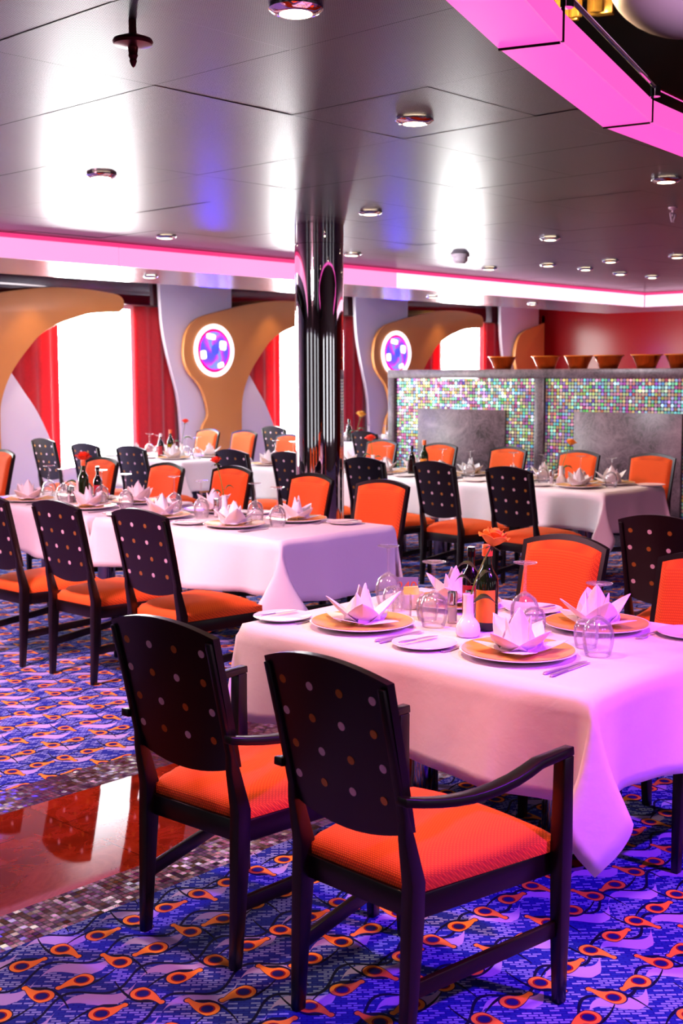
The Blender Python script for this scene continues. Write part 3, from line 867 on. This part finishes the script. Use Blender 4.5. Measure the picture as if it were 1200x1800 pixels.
east(9.15, 5.70, 'orange fronted chair before the second mosaic panel of the bar', CHR, -2)
east(9.22, 6.5, 'orange fronted chair before the bar post', CHR, -3)
east(9.3, 7.35, 'orange fronted chair behind the tall green bottle, before the grey slab', CHR, -2)
east(9.38, 8.17, 'orange fronted chair at the left end of the bar', CHR, -2)
east(9.86, 11.42, 'pale yellow lit chair below the left medallion', CHR, 0)
east(9.9, 10.79, 'pale orange chair right of the pale yellow lit one', CHR, 2)
east(9.6, 9.75, 'salmon orange chair at the left side of the mirror column', CHR, -3)
west(10.9, 11.38, 'small dark chair below the window left of the column', CHR, 2)
west(10.68, 9.58, 'small dark chair behind the yellow rose, right of the column', CHR, -3)

# ------------------------------------------------------------------ tables and cloths
TT = .752
def make_table(hx, hy):
    root = empty('dining_table'); tag(root, 'x', 'table')
    MB().box(-hx, hx, -hy, hy, TT-.035, TT-.004).build('tabletop', M['wood'], root, bevel=.006)
    for s in (-1, 1):
        MB().lathe([(0, .03), (.06, .03), (.06, TT-.06), (.12, TT-.04), (.12, TT-.0352), (0, TT-.0352)], 28, (0, s*(hy-.42), 0)).build('pedestal', M['steel'], root)
        MB().lathe([(0, 0), (.12, 0), (.12, .012), (.07, .0295), (0, .0295)], 28, (0, s*(hy-.42), 0)).build('foot', M['steel'], root)
    return root
def make_cloth(hx, hy, drops, seed, flap=.12):
    """white sheet laid over the table; drops = (W, E, S, N) overhang"""
    rr = random.Random(seed); dW, dE, dS, dN = drops; rad = .016; g = .006
    hx += g; hy += g
    def fall(s):
        if s <= 0: return 0, 0
        if s < rad*PI/2: a = s/rad; return rad*math.sin(a), rad*(1-math.cos(a))
        return rad, rad+s-rad*PI/2
    ph = [rr.uniform(0, 6.28) for _ in range(12)]
    am = [rr.uniform(.024, .038) for _ in range(4)]
    def fold(i, q, k):
        return am[i]*(math.sin(q*5.1+ph[i])+.8*math.sin(q*11.3+ph[i+4])+.3*math.sin(q*23+ph[i+8])+.5)*k+.014*k
    nS = 9
    nx, ny = 26, 36
    xs = [-hx+2*hx*i/nx for i in range(nx+1)]; ys = [-hy+2*hy*i/ny for i in range(ny+1)]
    def cs(d): return [d*(k/nS)**1.0 for k in range(1, nS+1)]
    US = [(-s, 'lo') for s in reversed(cs(dW))]+[(x, None) for x in xs]+[(s, 'hi') for s in cs(dE)]
    VS = [(-s, 'lo') for s in reversed(cs(dS))]+[(y, None) for y in ys]+[(s, 'hi') for s in cs(dN)]
    verts = []
    for (v, vt) in VS:
        for (u, ut) in US:
            if ut is None and vt is None:
                z = TT+.0008*math.sin(u*9+ph[0])*math.sin(v*7+ph[1])
                verts.append((u, v, z)); continue
            if ut is not None and vt is not None:
                su, sv = (-1 if ut == 'lo' else 1), (-1 if vt == 'lo' else 1)
                s, t = abs(u), abs(v); dd = (dW if su < 0 else dE, dS if sv < 0 else dN)
                r = math.hypot(s, t); th = math.atan2(t/dd[1], s/dd[0])
                o, dn = fall(r)
                f = (th-PI/4)/(PI/4)                     # -1 .. 1 across the corner flap
                k = min(1, r/(1.25*max(dd)))
                w = math.sin(max(-1, min(1, f/.62))*PI/2)*(1 if abs(f) < .62 else math.cos((abs(f)-.62)/.38*PI/2))
                tang = flap*w*k**1.0*(r/.42)
                outw = (.055*math.cos(f*PI/2)+.010)*k
                dg = .7071
                # side folds at the ends of the wedge so that it meets both hanging sides
                e0 = fold(0 if su < 0 else 1, hy*sv*1.0, (s/dd[0])**1.2)*max(0, -f) if f < 0 else fold(2 if sv < 0 else 3, hx*su*1.0, (t/dd[1])**1.2)*max(0, f)
                ex = e0 if f < 0 else 0; ey = e0 if f >= 0 else 0
                ox = o*math.cos(th)+outw*dg+(-tang)*dg+ex
                oy = o*math.sin(th)+outw*dg+(tang)*dg+ey
                z = TT-dn*(.985+.10*math.cos(f*PI/2)*k)
                verts.append((su*(hx+ox), sv*(hy+oy), z)); continue
            if ut is not None:
                su = -1 if ut == 'lo' else 1; d = dW if su < 0 else dE; s = abs(u)
                o, dn = fall(s); k = (s/d)**1.2
                edge = max(0, 1-(hy-abs(v))/.12)
                verts.append((su*(hx+o+fold(0 if su < 0 else 1, v, k)), v, TT-dn+.012*k*math.sin(v*4+ph[3])*(1-edge)))
            else:
                sv = -1 if vt == 'lo' else 1; d = dS if sv < 0 else dN; t = abs(v)
                o, dn = fall(t); k = (t/d)**1.2
                edge = max(0, 1-(hx-abs(u))/.12)
                verts.append((u, sv*(hy+o+fold(2 if sv < 0 else 3, u, k)), TT-dn+.012*k*math.sin(u*4+ph[5])*(1-edge)))
    NU_ = len(US); f = []
    for j in range(len(VS)-1):
        for i in range(NU_-1):
            a = j*NU_+i; f.append((a, a+1, a+NU_+1, a+NU_))
    mb = MB(); mb.add(verts, f)
    return mb.build('tablecloth', M['linen'], smooth=180, solid=.0014)

# ------------------------------------------------------------------ things on the tables
def proto_plate():
    o = empty('charger_plate'); tag(o, 'x', 'plate')
    MB().lathe([(0, .004), (.10, .004), (.105, 0), (.112, 0), (.15, .010), (.186, .019), (.188, .021), (.186, .0225), (.15, .0145), (.118, .010), (0, .010)], 56).build('body', M['china'], o)
    MB().lathe([(.1195, .0106), (.15, .0151), (.180, .0222), (.1802, .0232), (.15, .0162), (.1195, .0116)], 56).build('gold_band', M['gold_china'], o)
    return o
def ring_fix(o): return o
def proto_side():
    return tag(MB().lathe([(0, .003), (.06, .003), (.064, 0), (.07, 0), (.09, .007), (.108, .0125), (.109, .014), (.108, .0152), (.088, .010), (.066, .0065), (0, .0065)], 44).build('side_plate', M['china']), 'x', 'plate')
def flat(profile, z=.003):
    return MB().prism(profile, 0, z, 2)
def proto_knife(L=.225, nm='dinner_knife'):
    o = empty(nm); tag(o, 'x', 'knife')
    h = .42*L
    MB().loft([[(x, y*w, z0+zz*t) for y, zz in ((-1, .2), (-.6, 1), (.6, 1), (1, .2), (.6, 0), (-.6, 0))] for x, w, t, z0 in ((-L/2, .004, .003, .0005), (-L/2+.01, .009, .006, 0), (-L/2+h*.5, .0075, .0055, 0), (-L/2+h, .0055, .005, 0))]).build('handle', M['silver'], o)
    MB().loft([[(x, -.006, z), (x, w, z), (x, w, z+.0022), (x, -.006, z+.0022)] for x, w, z in ((-L/2+h+.0002, .004, .001), (-L/2+h+.03, .010, .001), (L/2-.03, .0105, .001), (L/2-.006, .004, .001), (L/2, -.003, .001))]).build('blade', M['silver'], o)
    return o
def proto_fork(L=.205):
    o = empty('dinner_fork'); tag(o, 'x', 'fork')
    MB().loft([[(x, y*w, z+zz*.003) for y, zz in ((-1, 0), (-.7, 1), (.7, 1), (1, 0))] for x, w, z in ((-L/2, .007, .001), (-L/2+.03, .0095, .001), (-L/2+.08, .004, .003), (L/2-.075, .0035, .006), (L/2-.055, .011, .004), (L/2-.045, .0125, .003))]).build('handle', M['silver'], o)
    mb = MB()
    for k in range(4):
        y = (k-1.5)*.0068
        mb.loft([[(x, y-w, z), (x, y+w, z), (x, y+w, z+.002), (x, y-w, z+.002)] for x, w, z in ((L/2-.0448, .0026, .003), (L/2-.02, .0018, .0015), (L/2, .001, .005))])
    mb.build('tines', M['silver'], o)
    return o
def lathe_shell(prof_out, prof_in, n=36): return MB().lathe(prof_out+prof_in[::-1], n)
def proto_wine():
    o = empty('wine_glass'); tag(o, 'x', 'glass')
    # turned upside down: rim on the cloth, foot in the air
    out = [(.036, 0), (.043, .025), (.0465, .05), (.045, .075), (.036, .098), (.018, .113), (.006, .121)]
    inn = [(.0348, 0), (.0418, .025), (.0453, .05), (.0438, .0745), (.035, .0965), (.017, .111), (0, .116)]
    MB().lathe([(0, .1185)]+[(r, z) for r, z in out[::-1]]+inn, 40).build('bowl', M['glass'], o, smooth=80)
    MB().lathe([(0, .1215), (.0055, .1215), (.0042, .15), (.0042, .185), (.0065, .21), (0, .21)], 16).build('stem', M['glass'], o, smooth=80)
    MB().lathe([(0, .2102), (.010, .2102), (.034, .2155), (.0385, .2175), (.0385, .2196), (.034, .2196), (0, .2185)], 40).build('foot', M['glass'], o, smooth=80)
    o.scale = (1.1, 1.1, 1.07)
    return o
def proto_tumbler():
    out = [(.034, 0), (.039, .02), (.042, .045), (.040, .07), (.030, .088), (.012, .096), (0, .097)]
    inn = [(.0328, 0), (.0376, .02), (.0405, .045), (.0385, .069), (.0288, .086), (.011, .0925), (0, .093)]
    return tag(MB().lathe(out[::-1]+inn, 40).build('water_tumbler', M['glass'], smooth=80), 'x', 'glass')
def petal(mb, ang, r0, r1, h0, h1, W, deep, lean=.0, n=10, sharp=False):
    """a pointed, creased leaf of folded cloth"""
    c, s = math.cos(ang), math.sin(ang)
    rows = []
    for i in range(n+1):
        t = i/n
        rr = r0+(r1-r0)*t**.9; z = h0+(h1-h0)*(t**(1.0+lean))
        w = W*((1-t)**.8*(1+.2*t) if sharp else (1-t**2.2)**.8*(.82+.7*t*(1-t)))
        row = []
        for k in (-1, -.5, 0, .5, 1):
            d = deep*(1-abs(k))*(1-t*.75)
            q = rr-abs(k)*w*.30
            row.append((c*(q+d*c*0+d)-s*k*w, s*(q+d)+c*k*w, z-abs(k)*.012*(1-t)))
        rows.append(row)
    mb.add([p for r in rows for p in r], [(i*5+k, i*5+k+1, i*5+k+6, i*5+k+5) for i in range(n) for k in range(4)])
def proto_napkin(var):
    mb = MB(); rr = random.Random(var)
    for k in range(4):       # low leaves lying on the plate
        petal(mb, k*PI/2+.5+rr.uniform(-.12, .12), .015, .152+rr.uniform(-.015, .012), .014, .026+.012*(k % 2), .066, .014, .4)
    for k in range(4):       # raised wings
        petal(mb, k*PI/2+.5+PI/4+rr.uniform(-.1, .1), .012, .122+rr.uniform(-.012, .014), .012, .104+rr.uniform(-.022, .012), .074, .026, .25)
    for k in range(2):       # the tall pinched heart
        petal(mb, k*PI+.5+.25, .036, .010, .010, .140+.008*k, .072, .020, .1, 10, True)
    for k in range(2):
        petal(mb, k*PI+.5+1.75, .03, .040, .010, .118, .055, .016, .2, 10, True)
    mb.v = [(x, y, max(z, .0045)) for x, y, z in mb.v]
    o = mb.build('napkin', M['napkin'], smooth=34, solid=.0022, subd=1)
    return tag(o, 'x', 'napkin')
def proto_vase():
    return tag(MB().lathe([(0, 0), (.036, 0), (.0415, .008), (.0425, .024), (.039, .042), (.029, .056), (.0205, .066), (.018, .085), (.0175, .135), (.019, .146), (.0175, .147), (.0155, .135), (.0155, .07), (0, .06)], 40).build('bud_vase', M['china'], smooth=60), 'x', 'vase')
def make_rose(height, lean, flower, leaf, leaves=((.10, 2.6, .07), (.16, .6, .085), (.20, 3.6, .07)), size=.042):
    o = empty('rose'); tag(o, 'x', 'rose')
    pts = [Vector((lean[0]*(i/8)**1.6, lean[1]*(i/8)**1.6, .01+height*i/8)) for i in range(9)]
    MB().tube(pts, [.0028]*8+[.0036], 8).build('stem', M['stem'], o)
    rr = random.Random(int(height*1000)); C0 = pts[-1]
    mb = MB()
    T = Matrix.Translation(C0) @ Matrix.Rotation(lean[0]*2.2, 4, 'Y') @ Matrix.Rotation(-lean[1]*2.2, 4, 'X')
    mb.at(T)
    for ring, (cnt, rad, hh, op) in enumerate(((3, .30, 1.05, .1), (4, .52, 1.08, .3), (5, .75, 1.0, .55), (6, .98, .85, .95))):
        for k in range(cnt):
            a0 = 2*PI*k/cnt+ring*.7+rr.uniform(-.15, .15)
            def fn(u, v, a0=a0, rad=rad, hh=hh, op=op, cnt=cnt):
                sp = (2*PI/cnt)*.72
                a = a0+(u-.5)*2*sp*.75
                bul = math.sin(min(1, v*1.15)*PI/2)
                r = size*(.12+(rad-.12)*bul+op*.28*max(0, v-.65)**1.2*3)
                z = size*(-.15+hh*1.35*v*(1-.22*(2*u-1)**2)-op*.35*max(0, v-.72)*3)
                return (r*math.cos(a), r*math.sin(a), z)
            mb.grid(fn, 7, 8)
    mb.build('bloom', M[flower], o, smooth=70, solid=.0012)
    mb = MB().at(T)
    for k in range(5):
        a = 2*PI*k/5
        mb.loft([[(math.cos(a)*r-math.sin(a)*w, math.sin(a)*r+math.cos(a)*w, z), (math.cos(a)*r+math.sin(a)*w, math.sin(a)*r-math.cos(a)*w, z), (math.cos(a)*r, math.sin(a)*r, z-.0015)] for r, w, z in ((.004, .003, -.007), (.018, .006, -.011), (.035, .001, -.022))])
    mb.build('sepals', M[leaf], o)
    for hz, a, ln in leaves:
        i = min(7, int(hz/height*8)); p = pts[i].lerp(pts[i+1], min(1, hz/height*8-i))
        d = Vector((math.cos(a), math.sin(a), 0)); sd = Vector((-d.y, d.x, 0))
        mb = MB(); rows = []
        for q in range(9):
            t = q/8; w = ln*.36*math.sin(min(1, t*1.02)*PI)**.8*(1.15-t*.4); c = p+d*(.012+ln*t)+Vector((0, 0, .03*math.sin(t*2.2)-ln*.35*t*t))
            rows.append([c-sd*w+Vector((0, 0, w*.35)), c-sd*w*.5+Vector((0, 0, w*.1)), c, c+sd*w*.5+Vector((0, 0, w*.1)), c+sd*w+Vector((0, 0, w*.35))])
        mb.add([x for r in rows for x in r], [(j*5+k, j*5+k+1, j*5+k+6, j*5+k+5) for j in range(8) for k in range(4)])
        mb.tube([p, p+d*.013], .0012, 5)
        mb.build('leaf', M[leaf], o, solid=.0008)
    return o
def make_bottle(h, r, glass, cap, label, square=False):
    o = empty('bottle'); tag(o, 'x', 'bottle')
    k = h/.30
    pr = [(0, 0), (r*.92, 0), (r, .006), (r, .165*k), (r*.9, .19*k), (r*.5, .215*k), (r*.36, .235*k), (r*.34, .272*k), (r*.42, .274*k), (r*.42, .28*k), (0, .28*k)]
    MB().lathe(pr, 36).build('body', M[glass], o, smooth=50)
    MB().lathe([(0, .2805*k), (r*.46, .2805*k), (r*.46, .299*k), (r*.42, .302*k), (0, .302*k)], 24).lathe([(r*.425, .262*k), (r*.47, .262*k), (r*.47, .2805*k), (r*.425, .2805*k)], 24).build('cap', M[cap], o)
    mb = MB(); n = 14; z0, z1 = .03*k, .145*k
    rings = [[((r+.0006+e)*math.cos(a), (r+.0006+e)*math.sin(a), z) for e, z in ((0, z0), (.0006, z0), (.0006, z1), (0, z1))] for a in [PI-.95+1.9*i/n for i in range(n+1)]]
    mb.loft(rings).build('label', M[label], o)
    return o
def proto_shaker(fill):
    o = empty('salt_shaker' if fill == 'salt' else 'pepper_shaker'); tag(o, 'x', 'shaker')
    MB().lathe([(0, 0), (.0165, 0), (.0175, .004), (.0175, .068), (.0165, .07), (.0155, .068), (.0155, .006), (0, .006)], 24).build('jar', M['glass'], o, smooth=60)
    MB().lathe([(0, .0065), (.015, .0065), (.015, .055), (0, .055)], 20).build('filling', M[fill], o)
    MB().lathe([(0, .0705), (.0178, .0705), (.018, .11), (.0165, .117), (0, .119)], 24).build('cap', M['chrome'], o)
    return o
PL, SD, KN, FK, WG, TB, VA = Proto(proto_plate()), Proto(proto_side()), Proto(proto_knife()), Proto(proto_fork()), Proto(proto_wine()), Proto(proto_tumbler()), Proto(proto_vase())
BK = Proto(proto_knife(.17, 'butter_knife'))
NP = [Proto(proto_napkin(k)) for k in (1, 2, 3)]
SA, PE = Proto(proto_shaker('salt')), Proto(proto_shaker('sauce'))
rp = random.Random(21)
def setting(x, y, face, seat, tab, full=2, nv=0, rot=0):
    """one place: face = +1 when the diner looks along +x"""
    f = face; rz = 0 if f > 0 else PI
    def W(fwd, left): return (x+f*fwd, y+f*left)
    z = TT+.0028
    g = 'place settings of the '+tab
    PL.place((x, y, z), rp.uniform(0, 6), 'gold banded plate under the napkin, %s seat of the %s' % (seat, tab), 'gold banded plates')
    NP[nv].place((x, y, z+.0105), rot, 'white star folded napkin, %s seat of the %s' % (seat, tab), 'star folded napkins')
    px, py = W(.17, -.19); WG.place((px, py, z), rp.uniform(0, 6), 'upturned wine glass, %s seat of the %s' % (seat, tab), 'upturned wine glasses')
    if full < 1: return
    px, py = W(-.10, .305); SD.place((px, py, z), rp.uniform(0, 6), 'small white side plate, %s seat of the %s' % (seat, tab), 'side plates')
    if full < 2: return
    BK.place((px+f*.005, py+f*.03, z+.0158), rz+R(-8), 'butter knife on the side plate, %s seat of the %s' % (seat, tab), 'butter knives')
    px, py = W(.245, -.10); TB.place((px, py, z), rp.uniform(0, 6), 'upturned stemless tumbler, %s seat of the %s' % (seat, tab), 'upturned tumblers')
    for i, nm in enumerate(('inner', 'outer')):
        px, py = W(-.045-.01*i, -.205-.024*i); KN.place((px, py, z), rz+R(rp.uniform(-3, 3)), '%s dinner knife, %s seat of the %s' % (nm, seat, tab), 'dinner knives')
    px, py = W(-.03, .216-.0); 
    FK.place((x+f*-.03, y+f*.2015, z), rz, 'dinner fork between the plates, %s seat of the %s' % (seat, tab), 'dinner forks')
GV = {'vase': 'bud vases', 'bottle': 'table bottles'}
# ------------------------------------------------------------------ laying the tables
TABLES = [  # name, x0, x1, y0, y1, drops W E S N, settings W ys, E ys, fullness
    ('front table', 2.93, 3.95, 1.77, 3.22, (.335, .25, .335, .335), (2.193, 2.864), (2.232, 2.87), 2),
    ('left middle table', 4.56, 5.48, 4.70, 6.38, (.32, .20, .36, .13), (5.35, 6.04), (5.27, 6.05), 2),
    ('left edge table', 4.56, 5.48, 6.50, 8.05, (.32, .20, .13, .32), (6.82, 7.55), (6.85, 7.5), 2),
    ('right bar table', 8.07, 8.95, 4.80, 6.18, (.32, .20, .32, .13), (5.18, 5.82), (5.12, 5.78), 1),
    ('left bar table', 8.07, 8.95, 6.30, 7.62, (.32, .20, .13, .13), (6.58, 7.22), (6.55, 7.2), 1),
    ('table behind the column', 8.10, 9.0, 7.74, 9.14, (.32, .20, .13, .32), (8.12, 8.78), (8.1, 8.75), 1),
    ('far window table', 8.05, 9.0, 9.74, 11.3, (.32, .30, .32, .32), (10.2, 10.85), (10.15, 10.8), 1),
    ('farthest table', 11.6, 12.5, 10.2, 11.7, (.32, .30, .32, .32), (10.6, 11.3), (10.6, 11.3), 0),
]
PT = {}
rots = [.2, 1.1, -.4, .7, 1.9, .5]
for ti, (tn, x0, x1, y0, y1, dr, wy, ey, full) in enumerate(TABLES):
    cx, cy, hx, hy = (x0+x1)/2, (y0+y1)/2, (x1-x0)/2, (y1-y0)/2
    put(make_table(hx-.004, hy-.004), (cx, cy, 0), 0, 'dark pedestal table under the white cloth, the '+tn, 'cloth covered tables')
    c = make_cloth(hx-.004, hy-.004, dr, 40+ti, .2 if ti == 1 else .12)
    tag(c, 'white tablecloth draped over the '+tn, 'tablecloth', 'white tablecloths'); c.location = (cx, cy, 0)
    q = 0
    for nm, ys, x, f in (('near side', wy, x0+.25, 1), ('far side', ey, x1-.23, -1)):
        for i, y in enumerate(ys):
            seat = {('near side', 0): 'nearest', ('near side', 1): 'leftmost', ('far side', 0): 'rightmost', ('far side', 1): 'farthest'}[nm, i]
            setting(x, y, f, seat, tn, full, (ti+q) % 3, rots[(ti*2+q) % 6]); q += 1
ZT = TT+.0028
def rose_at(x, y, tn, desc, h, lean, fl, lf, lv, size=.042, vz=None):
    VA.place((x, y, ZT), 0, 'white bud vase holding the %s on the %s' % (desc, tn), 'bud vases')
    o = make_rose(h, lean, fl, lf, lv, size)
    put(o, (x, y, ZT+.072), 0, '%s standing in a bud vase on the %s' % (desc, tn), 'single roses')
def bottle_at(x, y, h, r, glass, cap, lab, label, rz=0):
    put(make_bottle(h, r, glass, cap, lab), (x, y, ZT), rz, label, 'table bottles')
# front table
rose_at(3.305, 2.487, 'front table', 'orange rose', .235, (.062, -.055), 'rose', 'leaf_dark', ((.03, -.8, .085), (.10, 2.2, .055), (.115, -.5, .05), (.145, 2.0, .07)), .046)
bottle_at(3.437, 2.505, .30, .040, 'bottle_green', 'cap_orange', 'label_orange', 'dark oil bottle with orange cap and label on the front table', .45)
bottle_at(3.55, 2.66, .265, .032, 'bottle_dark', 'bottle_dark', 'label_red', 'dark bottle with a red label behind the front table rose', .45)
SA.place((3.44, 2.66, ZT), 0, 'salt shaker with chrome cap left of the front table vase', 'salt shakers')
PE.place((3.50, 2.625, ZT), 0, 'pepper shaker with chrome cap beside the front table vase', 'pepper shakers')
o = empty('glass_cup'); tag(o, 'clear glass cup of condiment left of the shakers on the front table', 'cup')
MB().lathe([(0, 0), (.03, 0), (.036, .004), (.038, .05), (.036, .085), (.0345, .085), (.0365, .05), (.0345, .006), (0, .006)], 32).build('body', M['glass'], o, smooth=60)
MB().tube([(.030*0-.036, 0, .07), (-.062, 0, .066), (-.068, 0, .042), (-.058, 0, .022), (-.037, 0, .02)], .0042, 8).build('handle', M['glass'], o, smooth=60)
put(o, (3.40, 2.865, ZT), -.9)
o = empty('sugar_bowl'); tag(o, 'white bowl of yellow sachets behind the left napkin of the front table', 'bowl')
MB().lathe([(0, 0), (.032, 0), (.04, .012), (.05, .045), (.052, .06), (.05, .06), (.047, .045), (.036, .014), (0, .008)], 36).build('shell', M['china'], o)
for k in range(6):
    s = MB().box(-.028, .028, -.002, .002, 0, .06).build('sachet', M['yellow'], o); s.location = (0, -.028+.011*k, .022); s.rotation_euler = (R(-14+5*k), 0, .1*(k-2))
put(o, (3.56, 2.955, ZT), -.8)
o = empty('number_stand'); tag(o, 'small table number stand reading 240 on the front table', 'number stand')
MB().box(-.05, .05, -.02, .02, 0, .006).build('base', M['chrome'], o, bevel=.001)
MB().box(-.045, .045, -.003, .003, .0065, .085).build('card', M['grey_card'], o)
fc = bpy.data.curves.new('digits', 'FONT'); fc.body = '240'; fc.size = .055; fc.extrude = .0008; fc.align_x = 'CENTER'
fc.materials.append(M['print'])
t_ = bpy.data.objects.new('digits_curve', fc); me = bpy.data.meshes.new_from_object(t_); bpy.data.objects.remove(t_)
d = bpy.data.objects.new('digits', me); COL.objects.link(d); d.parent = o; d.location = (0, -.0042, .03); d.rotation_euler = (PI/2, 0, 0)
put(o, (3.71, 3.10, ZT), -.83)
o = empty('menu_booklet'); tag(o, 'white menu booklet with violet stripes lying on the front table', 'menu')
MB().box(-.08, .08, -.055, .055, 0, .006).build('pages', M['card'], o)
MB().box(-.08, .08, -.054, -.03, .0062, .0072).box(-.08, .08, -.02, -.014, .0062, .0072).build('printed_stripe', M['violet_card'], o)
put(o, (3.80, 3.135, ZT), -.75)
# left middle table and the one at the left edge
rose_at(5.04, 5.70, 'left middle table', 'single red rose', .27, (-.02, .05), 'rose_red', 'leaf', ((.07, 2.2, .06), (.10, -.6, .06)), .030)
SA.place((5.06, 5.80, ZT), 0, 'salt shaker with chrome cap beside the single red rose', 'salt shakers')
PE.place((5.10, 5.765, ZT), 0, 'pepper shaker with chrome cap beside the single red rose', 'pepper shakers')
rose_at(5.06, 7.29, 'left edge table', 'orange red rose', .21, (.03, -.02), 'rose_red', 'leaf', ((.02, -.9, .09), (.04, 2.3, .09), (.07, -2, .08)), .050)
bottle_at(5.02, 7.17, .30, .036, 'bottle_green', 'cap_orange', 'bottle_green', 'green oil bottle with orange cap on the table at the left edge', .45)
bottle_at(5.12, 7.14, .25, .032, 'bottle_dark', 'bottle_dark', 'label_red', 'black bottle with red label on the table at the left edge', .45)
SA.place((4.96, 7.26, ZT), 0, 'salt shaker with chrome cap at the left edge table', 'salt shakers')
PE.place((4.945, 7.21, ZT), 0, 'pepper shaker with chrome cap at the left edge table', 'pepper shakers')
# tables before the bar
bottle_at(8.42, 6.84, .31, .038, 'bottle_green', 'cap_orange', 'label_orange', 'tall green bottle with orange cap before the grey bar slab', .45)
bottle_at(8.38, 6.95, .26, .034, 'bottle_dark', 'bottle_dark', 'bottle_dark', 'short black bottle left of the tall green bottle by the bar', .45)
rose_at(8.5, 5.46, 'right bar table', 'small orange rose', .24, (.04, -.06), 'rose', 'leaf', ((.04, -.6, .08), (.06, 2.2, .06)), .04)
rose_at(8.52, 7.66-.12, 'left bar table', 'red rose with green leaf', .2, (-.02, .01), 'rose_red', 'leaf', ((.03, -.8, .08), (.05, 2.4, .08)), .045)
SA.place((8.42, 5.50, ZT), 0, 'salt shaker with chrome cap before the mosaic bar', 'salt shakers')
PE.place((8.59, 5.50, ZT), 0, 'pepper shaker with chrome cap before the mosaic bar', 'pepper shakers')
# far window table
rose_at(8.5, 10.30, 'far window table', 'far red rose', .30, (.03, -.03), 'rose_red', 'leaf', ((.08, 2.6, .08), (.12, -.4, .1)), .034)
bottle_at(8.45, 10.43, .30, .036, 'bottle_green', 'cap_orange', 'oil', 'yellow green oil bottle on the far window table', .45)
bottle_at(8.37, 10.50, .26, .034, 'bottle_dark', 'card', 'label_red', 'dark bottle left of the yellow green one on the far window table', .45)
rose_at(12.05, 10.95, 'farthest table', 'yellow rose', .26, (.03, -.05), 'rose_yellow', 'leaf', ((.05, 2.6, .1), (.08, -.4, .1)), .06)
bottle_at(12.06, 11.1, .30, .036, 'bottle_dark', 'bottle_dark', 'bottle_green', 'dark bottle on the farthest table beyond the bar end', .45)
